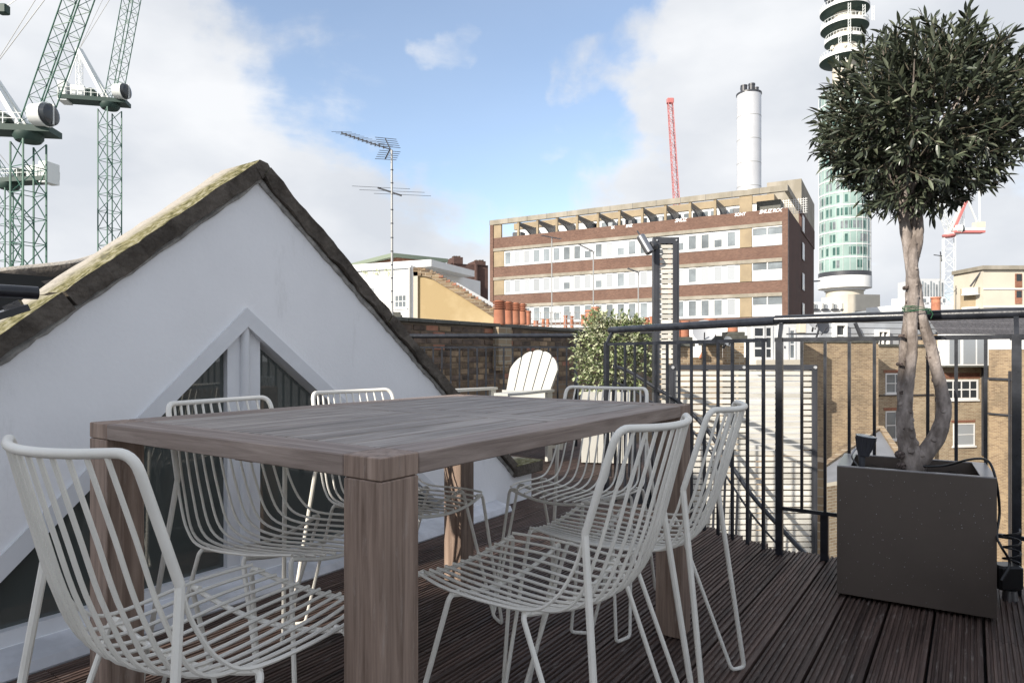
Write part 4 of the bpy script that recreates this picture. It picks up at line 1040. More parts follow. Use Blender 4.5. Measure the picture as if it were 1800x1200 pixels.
# grey mansard with dormer windows and dishes
f = Facade('mansard_house', 'pale grey mansard roof with two small white dormer windows', 'house', 1440, 36, 1648, 38, zat(556, 37), -12, 6, M['greymansard'])
f.window(1462, 568, 1484, 612, cols=1, rows=2, fw=.14, out=.25); f.window(1537, 580, 1558, 612, cols=2, rows=2, fw=.12, out=.25)
for i in range(1, 6): f.box(1440, 556 + i * 10, 1648, 556.6 + i * 10, 'lead_roll', M['roofgrey'], .03)
b = MB(); a, z = f.sz(1496, 568); c, z2 = f.sz(1512, 606); b.bar((a, -.3, z), (c, -.3, z2), .14); b.build('flue_pipe', M['charcoal'], f.t)
def dish(x, y, Y, r, lab, mt='dish', yaw=20):
    t = thing('satellite_dish', lab, 'satellite dish', at(x, y, Y), R(yaw)); b = MB(); b.lathe([(.02, .0), (r * .5, r * .07), (r * .85, r * .2), (r, r * .3), (r * .99, r * .32), (r * .5, r * .1)], 20)
    b.v = [tuple(Matrix.Rotation(R(75), 3, 'X') @ Vector(v)) for v in b.v]; b.build('reflector', M[mt], t)
    b = MB(); b.bar((0, -.02, -r), (0, -r * .9, -r * .1), .03); b.bar((0, .05, 0), (0, .2, -r * 1.3), .05); b.build('arm', M['charcoal'], t)
dish(1443, 573, 24, .32, 'dark satellite dish under the handrail near the mansard roof', 'charcoal', 25)
dish(1432, 566, 24.3, .27, 'pale satellite dish beside the dark one', 'dish', 0)
dish(1238, 583, 17, .30, 'grey satellite dish between the chimney stacks behind the railing', 'dish', -15)
dish(1279, 600, 17, .13, 'tiny white satellite dish low between the two chimney stacks', 'blind', 15)
# white glazed doors house
f = Facade('white_door_house', 'white rear extension with glazed double doors behind the railing', 'house', 1312, 28, 1412, 29, zat(566, 28.5), -12, 5, M['white_wall'])
f.window(1322, 572, 1345, 632, cols=1, rows=3, fw=.12); f.window(1343, 572, 1358, 632, cols=1, rows=3, fw=.1)
f.window(1366, 578, 1378, 598, cols=1, rows=1, glass='farglass', fw=.05, sill=False); f.box(1372, 573, 1384, 645, 'door', M['winframe'], .08)
MB().box(f.s(1376) , f.s(1378), -.1, -.081, f.sz(1377, 612)[1], f.sz(1377, 608)[1]).build('door_handle', M['charcoal'], f.t)
f.window(1386, 578, 1398, 632, cols=1, rows=2, glass='farglass', fw=.08, sill=False)
f.box(1318, 632, 1395, 650, 'plinth', M['cream'], .4)
ac = thing('vent_unit', 'small cream boiler vent box on a ledge above the brown wing wall', 'vent', at(1409, 577, 25)); MB().cbox(-.14, .14, -.1, .15, -.18, .18, .02).build('casing', M['cream'], ac)
MB().box(-.5, .6, -.15, .2, -.24, -.185).build('shelf', M['charcoal'], ac)
# chimney stacks with pots
def stack(x0, x1, y0, Y, lab, mt, pots=()):
    X0, X1 = at(x0, 0, Y).x, at(x1, 0, Y).x; zt = zat(y0, Y); t = thing('chimney_stack', lab, 'chimney', ((X0 + X1) / 2, Y, -10)); h = (X1 - X0) / 2
    MB().box(-h, h, 0, h * 1.6, 0, zt + 10 - .25).build('shaft', mt, t)
    b = MB(); b.cbox(-h - .07, h + .07, -.07, h * 1.6 + .07, zt + 10 - .25, zt + 10 - .1, .01); b.cbox(-h - .02, h + .02, -.02, h * 1.6 + .02, zt + 10 - .1, zt + 10, .01); b.build('cap', M['stone_slab'], t)
    for i, (x, r, hh, lb) in enumerate(pots): pot(Vector((at(x, 0, Y).x, Y + h * .8, zt)), r, hh, lb, None, False)
    return t
stack(1186, 1216, 592, 17, 'brown brick chimney stack just right of the tall screen', M['wall_stock_dark'], [(1192, .13, .42, 'dark-topped red pot on the stack next to the tall screen'), (1206, .14, .42, 'red pot on the right of the stack next to the tall screen')])
stack(1240, 1270, 590, 17.5, 'brick chimney stack behind the railing with one square pot', M['wall_stock_dark'], [(1252, .17, .46, 'square red pot on the second stack, rising above the handrail')])
stack(1278, 1308, 583, 18, 'capped chimney stack left of the white glazed doors', M['wall_stock'], [(1292, .15, .34, 'red pot on the stack left of the white doors')])
# ridge tiles between the stacks
f = Facade('low_tiled_roof', 'red ridge tiles of a low roof between the chimney stacks', 'roof', 1216, 18.6, 1312, 19.2, zat(628, 19), -11, 3, M['wall_stock_dark'])
for i in range(2):
    x = 1240 + i * 46; a, z = f.sz(x, 628); b = MB(); b.prism([(a - .22, z - .02), (a + .22, z - .02), (a, z + .36)], -.06, .02, 'y'); b.build('ridge_tile', M['terracotta'], f.t)
# lean-to roof low in the courtyard
lt = thing('leanto_roof', 'grey felt lean-to roof low in the courtyard behind the planter', 'roof', at(1500, 800, 20))
def LQ(x, y, Y): return at(x, y, Y) - Vector(lt.location)
b = MB(); q = [LQ(1440, 868, 17), LQ(1440, 826, 19.5), LQ(1548, 752, 24), LQ(1600, 830, 19)]; b.face(q); b.face([p - Vector((0, 0, .15)) for p in q][::-1])
for i in range(4): b.face([q[i], q[(i + 1) % 4], q[(i + 1) % 4] - Vector((0, 0, .15)), q[i] - Vector((0, 0, .15))])
b.build('felt', M['roofgrey'], lt); b = MB(); b.bar(q[1], q[2], .18); b.bar(q[2], q[3], .18); b.build('verge_tiles', M['wall_stock_dark'], lt)
f = Facade('courtyard_wall', 'pale brick courtyard wall under the lean-to roof', 'wall', 1434, 16, 1660, 19, zat(858, 16), -12, .3, M['wall_stock'])
f.box(1660, 822, 1640, 900, 'white_door', M['white_wall'], .02)
f = Facade('stairwell_wall', 'grey brick wall at the foot of the stair behind the wide screen', 'wall', 1090, 6.4, 1450, 5.6, zat(800, 6), -12, .3, M['wall_stock_dark'])

# ------------------------------------------------------------------ left middle distance
# ochre rendered gable with brick coping
og = thing('ochre_gable', 'ochre rendered gable wall with a sloping brick coping', 'house', at(727, 560, 15))
def OQ(x, y, Y=15): p = at(x, y, Y) - Vector(og.location); return (p.x, p.z)
def Yox(x): return 15 
poly = [OQ(727, 640), OQ(880, 640), OQ(880, 556), OQ(800, 508), OQ(757, 483), OQ(738, 479), OQ(727, 480)]
b = MB(); b.prism(poly, 0, 3, 'y'); b.build('wall', M['yellow'], og)
cp = [(727, 476), (742, 475), (760, 480), (785, 495), (812, 511), (840, 529), (868, 547), (886, 558)]
tot = 0
for i in range(len(cp) - 1):
    a = Vector(OQ(*cp[i])); c = Vector(OQ(*cp[i + 1])); L_ = (c - a).length; n = max(1, int(L_ / .078))
    for j in range(n):
        p = a.lerp(c, (j + .5) / n); d = (c - a).normalized(); ang = math.atan2(d.y, d.x)
        o = bpy.data.objects.new('brick', pb['abc'[rnd.randrange(3)] + 'h']); C.objects.link(o); o.parent = og
        o.location = (p.x, -.03 + rnd.uniform(-.01, .01), p.y + rnd.uniform(-.012, .012)); o.rotation_euler = (0, -ang + R(90), R(90)); tot += 1
b = MB(); 
for i in range(len(cp) - 1):
    a = OQ(cp[i][0], cp[i][1] + 3.5); c = OQ(cp[i + 1][0], cp[i + 1][1] + 3.5); b.bar((a[0], .1, a[1]), (c[0], .1, c[1]), .3, .16)
b.build('coping_bed', M['wall_stock_dark'], og)
b = MB(); a = OQ(800, 497); c = OQ(868, 536); b.bar((a[0], .35, a[1]), (c[0], .35, c[1]), .25, .08); b.build('flashing', M['white_panel'], og)
b = MB(); a = OQ(727, 640); c = OQ(727, 478); b.box(a[0] + .0, a[0] + .10, -.05, -.002, a[1], c[1]); b.build('return_edge', M['cream'], og)
b = MB(); a = OQ(721, 640); c = OQ(721, 470); b.tube([(a[0], -.05, a[1]), (a[0], -.05, c[1])], .035, 8); b.build('downpipe', M['galv'], og)
# white modern building
f = Facade('white_block', 'bright white rendered building left of the ochre gable', 'building', 600, 40, 722, 38, zat(470, 39), -12, 9, M['white_wall'])
f.box(600, 459, 750, 471, 'upper_storey', M['white_wall'], -.5, 6)
f.window(694, 518, 715, 541, cols=3, rows=2, glass='farglass', fw=.05); f.window(640, 505, 660, 540, cols=1, rows=1, glass='blind', fw=.05)
f.box(600, 474, 722, 475.5, 'string_course', M['blind'], .1)
for x in (643, 664, 684):
    a, z = f.sz(x, 480); b = MB()
    for q in range(60):
        dv = Vector((rnd.gauss(0, .16), rnd.gauss(-.15, .08), rnd.gauss(0, .12))); b.face([Vector((a, 0, z)) + dv + Vector((rnd.uniform(-.07, .07), 0, rnd.uniform(-.07, .07))) for _ in range(3)])
    tag(b.build('hanging_plant', M['bushleaf'], None, f.t.matrix_basis @ Vector((0, 0, 0)), (0, 0, f.ang)), ['leftmost', 'middle', 'rightmost'][(643, 664, 684).index(x)] + ' small plant hanging on the white building', 'plant', 'small plants on the white building')
f = Facade('penthouse', 'white penthouse with a lichen-green overhanging flat roof', 'building', 700, 44, 772, 46, zat(458, 45), -12, 6, M['white_wall'])
MB().box(-.7, f.L + .4, -.5, 6.5, f.zt - f.zb, f.zt - f.zb + .25).build('roof', M['greenish'], f.t); MB().box(-.3, f.L, -.3, 6, f.zt - f.zb - .2, f.zt - f.zb - .01).build('soffit', M['brick_c'], f.t)
f = Facade('louvred_plant_room', 'grey louvred plant room between the penthouse and brick stack', 'building', 752, 42, 797, 43, zat(466, 42), -12, 4, M['greymansard'])
for i in range(9): f.box(754, 470 + i * 4, 795, 471.2 + i * 4, 'louvre', M['roofgrey'], .06)
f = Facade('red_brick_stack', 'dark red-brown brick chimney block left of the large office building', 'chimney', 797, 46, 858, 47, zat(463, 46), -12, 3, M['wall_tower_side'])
f.box(797, 452, 813, 464, 'stack_head', M['wall_tower_side'], .1, 1.5); f.box(834, 459, 853, 466, 'stack_head', M['wall_tower_side'], .1, 1.5)
for x in (799, 803, 808): f.box(x, 449, x + 3, 452.3, 'flue', M['brick_b'], -.2, .6)
for x in (838, 844, 849): f.box(x, 456, x + 3, 459.3, 'flue', M['brick_b'], -.2, .6)
f.box(834, 464, 837, 560, 'pilaster', M['wall_tower_side'], .25, 0)
# red stacks peeping above coping
stack(690, 702, 548, 24, 'small red stack just right of the aerial mast foot', M['brick_c'])
# rooftop between wall and office building
f = Facade('mid_roof', 'low pale rooftops between the parapet wall and the office building', 'building', 925, 26, 1180, 25, zat(574, 25.5), -12, 6, M['cream'])
f.box(925, 571, 1180, 575, 'parapet', M['white_wall'], .1, .3)

# ------------------------------------------------------------------ large office building
OB_A = Vector((-2.54, 77.2, 0)); 
f = Facade('office_building', 'large office block with brown brick bands, white window strips and a roof terrace', 'building', 862, 77.2, 1385, 61.0, 14.6, -12, 24, None)
zb = f.zb; Lb = f.L; K = 61.0 / F
def Z(y): return CH + (HZ - y) * K - zb            # heights read at the right-hand corner
xr = f.s(1300); xr2 = f.s(1322); xr3 = f.s(1376.5)
MB().box(0, Lb, .25, 23.9, 0, Z(365) - .02).build('core', M['white_wall'], f.t)
bands = [(365, 388), (430, 452), (492, 513), (556, 577), (620, 641)]
wins = [(395, 429), (457, 491), (518, 555), (582, 619)]
for (a, c) in bands:
    MB().box(.45, Lb - .5, -.03, .249, Z(c), Z(a)).build('brick_band', M['wall_red'], f.t)
    MB().box(.45, Lb - .5, -.10, .249, Z(c + 6.5), Z(c) - .004).build('concrete_lintel', M['concrete'], f.t)
MB().box(0, .45, -.12, .5, 0, Z(333)).build('end_pier', M['wall_red'], f.t)
MB().box(Lb - .5, Lb, -.06, .5, 0, Z(365)).build('end_pier', M['wall_red'], f.t)
for wi, (a, c) in enumerate(wins):
    z0, z1 = Z(c), Z(a) ; x0 = 1.9; nW = 21; pitch = (xr - x0) / nW
    MB().box(.45, x0 - .05, .0, .248, z0, z1).build('tan_panel', M['tan'], f.t)
    MB().box(xr + .03, xr2 - .03, -.02, .248, z0, z1).build('tan_panel', M['tan'], f.t)
    MB().box(x0 - .04, xr + .02, .06, .247, z0, z1).build('window_strip', M['white_panel'], f.t)
    for i in range(nW):
        xa = x0 + i * pitch + .12; r = rnd.random()
        b = MB(); b.box(xa - .06, xa, .0, .06, z0 + .2, z1 - .2); b.box(xa + pitch * .58, xa + pitch * .58 + .06, .0, .06, z0 + .2, z1 - .2); b.box(xa, xa + pitch * .58, .0, .06, z0 + .15, z0 + .22); b.box(xa, xa + pitch * .58, .0, .06, z1 - .22, z1 - .15)
        o = b.build('window', M['winframe'], f.t)
        lit = (wi == 1 and r < .85) or (i < 3 and r < .6) or r < .15
        if r > .93: MB().box(xa, xa + pitch * .58, .03, .058, z0 + .25, z0 + .25 + (z1 - z0) * .4).build('pane', M['farglass'], o)
        else: MB().box(xa, xa + pitch * .58, .03, .058, z0 + .25, z1 - .25).build('pane', M['blind' if lit else 'farglass'], o)
    b = MB(); zm = z0 + (z1 - z0) * .52
    b.box(xr2, xr3, .03, .245, z0, zm); b.build('spandrel_panel', M['white_panel'], f.t)
    b = MB(); b.box(xr2, xr2 + .08, -.01, .24, zm, z1); b.box(xr3 - .08, xr3, -.01, .24, zm, z1); b.box((xr2 + xr3) / 2 - .05, (xr2 + xr3) / 2 + .05, -.01, .24, zm, z1); b.box(xr2 + .08, xr3 - .08, -.012, .24, z1 - .1, z1 - .002); b.box(xr2 + .08, xr3 - .08, -.012, .24, zm, zm + .08)
    o = b.build('window', M['winframe'], f.t)
    for q0_, q1_ in ((xr2 + .1, (xr2 + xr3) / 2 - .07), ((xr2 + xr3) / 2 + .07, xr3 - .1)): MB().box(q0_, q1_, .06, .2, zm + .1, z1 - .12).build('pane', M['farglass'], o)
# roof terrace: fascia, posts, raking beams, recessed penthouse
zf0, zf1 = Z(335.5), Z(325)
MB().box(0, Lb + .02, -.15, .25, zf0, zf1).build('fascia', M['concrete'], f.t)
for i in range(14):
    x = i * Lb / 13; MB().box(x - .015, x + .015, -.17, -.1505, zf0, zf1).build('fascia_joint', M['charcoal'], f.t)
for x in (212, 313, 415, 522, 632, 745, 866, 988, 1118, 1250):
    a = f.s(840 + x / 3)
    MB().box(a - .12, a + .12, -.02, .24, Z(365), zf0 - .002).build('terrace_post', M['tan'], f.t)
    b = MB(); b.box(a - .11, a + .11, .251, 4.8, zf0 - .28, zf0 + .02)
    b.prism([(.25, zf0 - .3), (4.8, zf0 - .3), (4.8, zf0 - 1.25), (3.6, zf0 - 1.2), (2.2, zf0 - .6)], a - .10, a + .10, 'x'); b.build('raking_beam', M['charcoal'], f.t)
MB().box(f.s(1300), f.s(1322), -.04, .24, Z(365), zf0 - .002).build('terrace_post', M['tan'], f.t)
MB().box(.46, f.s(881), -.01, .24, Z(365), zf0 - .002).build('terrace_post', M['tan'], f.t)
MB().box(.5, f.s(1345), 5.0, 9, Z(365), zf0 + .25).build('penthouse_wall', M['white_wall'], f.t)
MB().box(.4, f.s(1345) + .1, 4.85, 9.1, zf0 + .26, zf0 + 1.0).build('penthouse_fascia', M['tan'], f.t)
for i in range(18):
    a = 11 + i * .95
    if a < f.s(1335) - 1: MB().box(a, a + .62, 4.93, 4.999, Z(362) + .5, zf0 - .02).build('terrace_window', M['farglass' if i % 3 else 'farglass_dark'], f.t)
for (x, wd) in ((f.s(890), 2.0), (f.s(1060), .9), (f.s(1090), 1.4), (f.s(1112), 1.0), (f.s(1150), .8), (f.s(1283), 1.6)):
    b = MB(); b.cbox(x, x + wd * .6, 1.4, 2.4, Z(365), Z(365) + .75, .05); b.tube([(x + wd * .3, 1.39, Z(365) + .4), (x + wd * .3, 1.36, Z(365) + .4)], .22, 12); b.build('air_conditioner', M['charcoal' if wd > 1.3 else 'blind'], f.t)
MB().box(f.s(1325), f.s(1368), 1.5, 3.5, Z(365), Z(365) + 1.2).build('plant_box', M['stone_slab'], f.t)
b = MB()
for i in range(14): b.bar((f.s(1352) + i * .22, 3.0, Z(365)), (f.s(1352) + i * .22, 3.0, Z(338)), .035)
for i in range(7): b.bar((f.s(1352), 3.0, Z(365) + i * .22), (f.s(1352) + 3, 3.0, Z(365) + i * .22), .035)
b.build('terrace_cage', M['winframe'], f.t)
# side wall and stair tower
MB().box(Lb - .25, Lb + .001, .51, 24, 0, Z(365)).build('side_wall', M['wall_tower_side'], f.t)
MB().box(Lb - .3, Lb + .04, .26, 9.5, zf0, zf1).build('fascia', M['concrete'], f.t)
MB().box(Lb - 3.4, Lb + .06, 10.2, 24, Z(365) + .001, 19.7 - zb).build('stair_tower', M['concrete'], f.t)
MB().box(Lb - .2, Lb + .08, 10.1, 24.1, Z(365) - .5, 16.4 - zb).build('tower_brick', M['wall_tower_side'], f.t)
for (a, c) in wins[:3] + [(340, 372)]:
    o = MB().box(Lb + .081, Lb + .12, 10.8, 12.6, Z(c) , Z(a)).build('window', M['winframe'], f.t); MB().box(Lb + .121, Lb + .13, 11.0, 12.4, Z(c) + .15, Z(a) - .15).build('pane', M['farglass'], o)
# spray-painted tags on the top band
def text(txt, x, y, size, par, sh=0):
    cu = bpy.data.curves.new('tag', 'FONT'); cu.body = txt; cu.size = size; cu.extrude = .004; cu.shear = sh; cu.offset = .008; cu.resolution_u = 2; cu.space_character = .85
    ob = bpy.data.objects.new('tmp', cu); C.objects.link(ob); dg = bpy.context.evaluated_depsgraph_get(); me = bpy.data.meshes.new_from_object(ob.evaluated_get(dg)); bpy.data.objects.remove(ob)
    o = bpy.data.objects.new('graffiti', me); me.materials.clear(); me.materials.append(M['whiteprint']); C.objects.link(o); o.parent = par
    a, z = f.sz(x, y); o.location = (a, -.036, z); o.rotation_euler = (R(90), 0, 0); return o
for (tx, x, y, sz, sh) in (('SMUZ ROOL', 1334, 376, .48, .3), ('SONT', 1291, 380.5, .42, .2), ('SMUZ', 1186, 391, .5, .3), ('SMZ', 1100, 400, .42, .2), ('SK', 1074, 402.5, .4, .2)):
    text(tx, x, y, sz, f.t, sh)
MB().box(f.s(1425) if False else Lb + .1, Lb + .9, 22, 22.2, Z(455), Z(452)).build('camera_arm', M['blind'], f.t)

# ------------------------------------------------------------------ steel stack, communications tower
t = thing('steel_chimney', 'tall silver steel chimney with black flues behind the office block', 'chimney', (at(1316.5, 0, 110).x, 110, -12))
zt = zat(168, 110) + 12
b = MB(); b.lathe([(1.95, 0), (1.95, zt)], 40); b.build('shell', M['stack'], t)
for i in range(9): b = MB(); b.lathe([(1.955, zt - 3.8 - i * 3.9), (1.97, zt - 3.78 - i * 3.9), (1.97, zt - 3.70 - i * 3.9), (1.955, zt - 3.68 - i * 3.9)], 40); b.build('seam', M['galv'], t)
b = MB(); b.lathe([(2.05, zt), (2.05, zt + .25)], 40); b.build('collar', M['charcoal'], t)
for (dx, dy, r, h) in ((-1.05, -.6, .52, 1.15), (-.7, .6, .5, 1.3), (.35, -.3, .52, 1.55), (1.15, .2, .42, .8), (.9, -.9, .38, .7), (-.2, .9, .4, 1.0)):
    b = MB(); b.lathe([(r, 0), (r, h * .8), (r * 1.08, h * .82), (r * 1.08, h), (r * .8, h)], 16, (dx, dy, zt + .25)); b.build('flue', M['charcoal'], t)

TY2 = 200.; KT = TY2 / F
t = thing('communications_tower', 'tall round communications tower of pale green glass behind the tree', 'tower', (at(1484.5, 0, TY2).x, TY2, -12))
def ZT(y): return CH + (HZ - y) * KT + 12
r_ = 7.25
b = MB(); b.lathe([(5.2, 0), (5.2, ZT(508))], 40); b.build('core', M['cream'], t)
b = MB(); b.lathe([(5.3, ZT(510)), (5.6, ZT(512)), (5.6, ZT(506)), (5.3, ZT(506))], 40); b.lathe([(6.0, ZT(509)), (7.4, ZT(507.5)), (7.4, ZT(488))], 48); b.build('drum', M['white_wall'], t)
b = MB(); b.lathe([(7.3, ZT(488) + .001), (7.3, ZT(480))], 48); b.build('dark_band', M['charcoal'], t)
b = MB(); b.lathe([(7.0, ZT(480) + .01), (7.0, ZT(165))], 48); b.build('curtain_wall', M['twpane'], t)
y = 479.0; NF = 40; pan = MB(); pan2 = MB(); sl_ = MB()
while y > 170:
    for k_ in range(NF):
        a0 = 2 * math.pi * (k_ + .08) / NF; a1 = 2 * math.pi * (k_ + .80) / NF
        if math.sin((a0 + a1) / 2) > .35: continue
        q = [(r * math.cos(a), r * math.sin(a), z) for r, a, z in ((7.03, a0, ZT(y - 4)), (7.03, a1, ZT(y - 4)), (7.03, a1, ZT(y - 17)), (7.03, a0, ZT(y - 17)))]
        h_ = rnd.random()
        if h_ < .62: (pan if h_ < .45 else pan2).face(q)
    y -= 22.3
    sl_.lathe([(7.0, ZT(y + 1.2)), (7.12, ZT(y + 1.2)), (7.12, ZT(y - .6)), (7.0, ZT(y - .6))], 48)
for b_, nm in ((pan, 'window_glass'), (pan2, 'window_glass')): o = b_.build(nm, M['twglass'] if b_ is pan else M['farglass'], t); o['kind'] = 'stuff'
sl_.build('floor_bands', M['white_wall'], t)
b = MB()
for k_ in range(24):
    a = 2 * math.pi * k_ / 24; b.bar((7.14 * math.cos(a), 7.14 * math.sin(a), ZT(480)), (7.14 * math.cos(a), 7.14 * math.sin(a), ZT(168)), .07)
b.build('mullions', M['white_wall'], t)
b = MB(); b.lathe([(3.4, ZT(165)), (3.4, ZT(-60))], 24); b.build('upper_core', M['cream'], t)
for yy, rr_ in ((108, 7.0), (76, 5.6), (52, 6.7), (22, 6.9), (-30, 6.8)):
    b = MB(); b.lathe([(rr_, ZT(yy)), (rr_, ZT(yy) + 1.0), (rr_ - .1, ZT(yy) + 1.0)], 48); b.build('gallery', M['white_wall'], t)
    b = MB(); b.lathe([(3.41, ZT(yy) - .9), (rr_ - .3, ZT(yy) - .25), (rr_ - .02, ZT(yy) - .01)], 48); b.build('soffit', M['grn_dark'], t)
    b = MB(); 
    for k_ in range(36):
        a = 2 * math.pi * k_ / 36; x, y_ = (rr_ - .2) * math.cos(a), (rr_ - .2) * math.sin(a); b.bar((x, y_, ZT(yy) + 1), (x, y_, ZT(yy) + 2.1), .09)
    for k_ in range(48):
        a = 2 * math.pi * k_ / 48; a2 = a + 2 * math.pi / 48; b.bar(((rr_ - .2) * math.cos(a), (rr_ - .2) * math.sin(a), ZT(yy) + 2.1), ((rr_ - .2) * math.cos(a2), (rr_ - .2) * math.sin(a2), ZT(yy) + 2.1), .09)
    b.build('gallery_rail', M['wht'], t)
b = MB()
for (dx, y0, y1) in ((-1.8, 105, 25), (-4.6, 100, 75), (5.2, 55, 30), (2.5, 48, 28), (-5.4, 140, 115), (-3.2, 138, 118)):
    for sx in (-.35, .35): b.bar((dx + sx, -6.4, ZT(y0)), (dx + sx, -6.4, ZT(y1)), .14)
    n = int(abs(y0 - y1) / 5)
    for i in range(n): b.bar((dx - .35, -6.4, ZT(y0 - i * 5)), (dx + .35, -6.4, ZT(y0 - i * 5 - 5)), .12)
b.build('aerial_mast', M['wht'], t)
for k_, (a, yy, r2) in enumerate(((-1.1, 40, .9), (-2.0, 125, 1.1), (-1.5, 95, .7), (-2.4, 10, 1.0), (-.7, 68, .8), (-1.8, 66, .7), (-2.7, 90, .6))):
    b = MB(); c_ = Vector((4.6 * math.cos(a), 4.6 * math.sin(a), ZT(yy))); d = Vector((math.cos(a), math.sin(a), 0)); b.tube([c_, c_ + d * .5, c_ + d * .9], [.3, r2, r2], 16); b.build('dish_aerial', M['cream'], t)
b = MB(); b.lathe([(3.5, ZT(12)), (5.6, ZT(-6)), (5.8, ZT(-25)), (3.5, ZT(-25))], 24); b.build('upper_cage', M['charcoal'], t)
# pale buildings round its foot
f = Facade('flank_building', 'white rooftop building with external pipework below the round tower', 'building', 1424, 150, 1500, 150, zat(531, 150), -12, 10, M['white_wall'])
for i in range(4):
    x = 1428 + i * 17; f.box(x, 533, x + 2, 546, 'pipe', M['galv'], .5); f.box(x + 5, 534, x + 7, 542, 'pipe', M['blind'], .4); f.box(x - 2, 543, x + 11, 545.5, 'pipe', M['charcoal'], .6)
f = Facade('cream_block', 'plain cream rooftop block under the right side of the round tower', 'building', 1490, 148, 1547, 149, zat(517, 148), -12, 10, M['cream'])
f.box(1503, 547, 1535, 549, 'slot', M['charcoal'], .1)
b = Facade('stepped_roof', 'low grey roof right of the cream block', 'building', 1547, 120, 1600, 120, zat(543, 120), -12, 10, M['greymansard'])
# right-hand distance
f = Facade('white_terrace', 'row of white rendered buildings behind the tree stems', 'building', 1600, 90, 1690, 92, zat(534, 90), -12, 8, M['white_wall'])
f.box(1618, 521, 1666, 535, 'upper_storey', M['white_wall'], -.5, 5)
for x in (1622, 1634, 1646, 1656): f.window(x, 524, x + 7, 533, cols=1, rows=1, glass='farglass', fw=.08, sill=False)
f = Facade('far_offices', 'hazy pale office cluster left of the white crane', 'building', 1618, 170, 1660, 170, zat(490, 170), -12, 10, M['white_panel'])
for i in range(8): f.box(1620 + i * 5, 494 + (i % 3) * 3, 1622 + i * 5, 520, 'window_column', M['farglass'], .2)
f = Facade('pale_brick_block', 'pale brick block with metal-framed balcony at the far right', 'building', 1728, 60, 1860, 60, zat(474, 60), -12, 4, M['cream'])
MB().box(-.2, f.L, -.3, 4, f.zt - f.zb, f.zt - f.zb + .35).build('roof_edge', M['concrete'], f.t)
f.box(1728, 507, 1860, 509, 'string_course', M['white_wall'], .08); f.box(1728, 538, 1860, 540, 'string_course', M['white_wall'], .08)
for y in (481, 510, 539):
    o = f.box(1784, y, 1796, y + 24, 'window', M['brick_c'], .06); f.box(1786, y + 1, 1795, y + 13, 'pane', M['farglass_dark'], .075, -.061, o)
f = Facade('balcony_wing', 'brown shaded wing with white balconies beside the pale brick block', 'building', 1688, 62, 1727, 60.5, zat(506, 61), -12, 8, M['tan'])
f.box(1697, 506, 1726, 518, 'balcony_front', M['cream'], .8); f.box(1697, 540, 1726, 543, 'balcony_slab', M['white_wall'], .8); f.box(1697, 517, 1726, 519, 'balcony_slab', M['white_wall'], .85)
b = MB(); a, z = f.sz(1708, 504); c, z2 = f.sz(1728, 477); b.bar((a, -.3, z), (c, -.3, z2), .12); b.bar((c, -.3, z2), (c, -.3, z - 4), .12); b.build('metal_frame', M['charcoal'], f.t)
MB().box(f.s(1700), f.s(1722), .5, 4, f.zt - f.zb, zat(487, 61) - f.zb).build('roof_box', M['cream'], f.t)
pot(at(1645, 548, 40), .28, .9, 'tall red pot on a small stack right of the tree stems', None, False)
stack(1638, 1652, 546, 40, 'small ochre chimney stack right of the tree stems', M['wall_stock'])

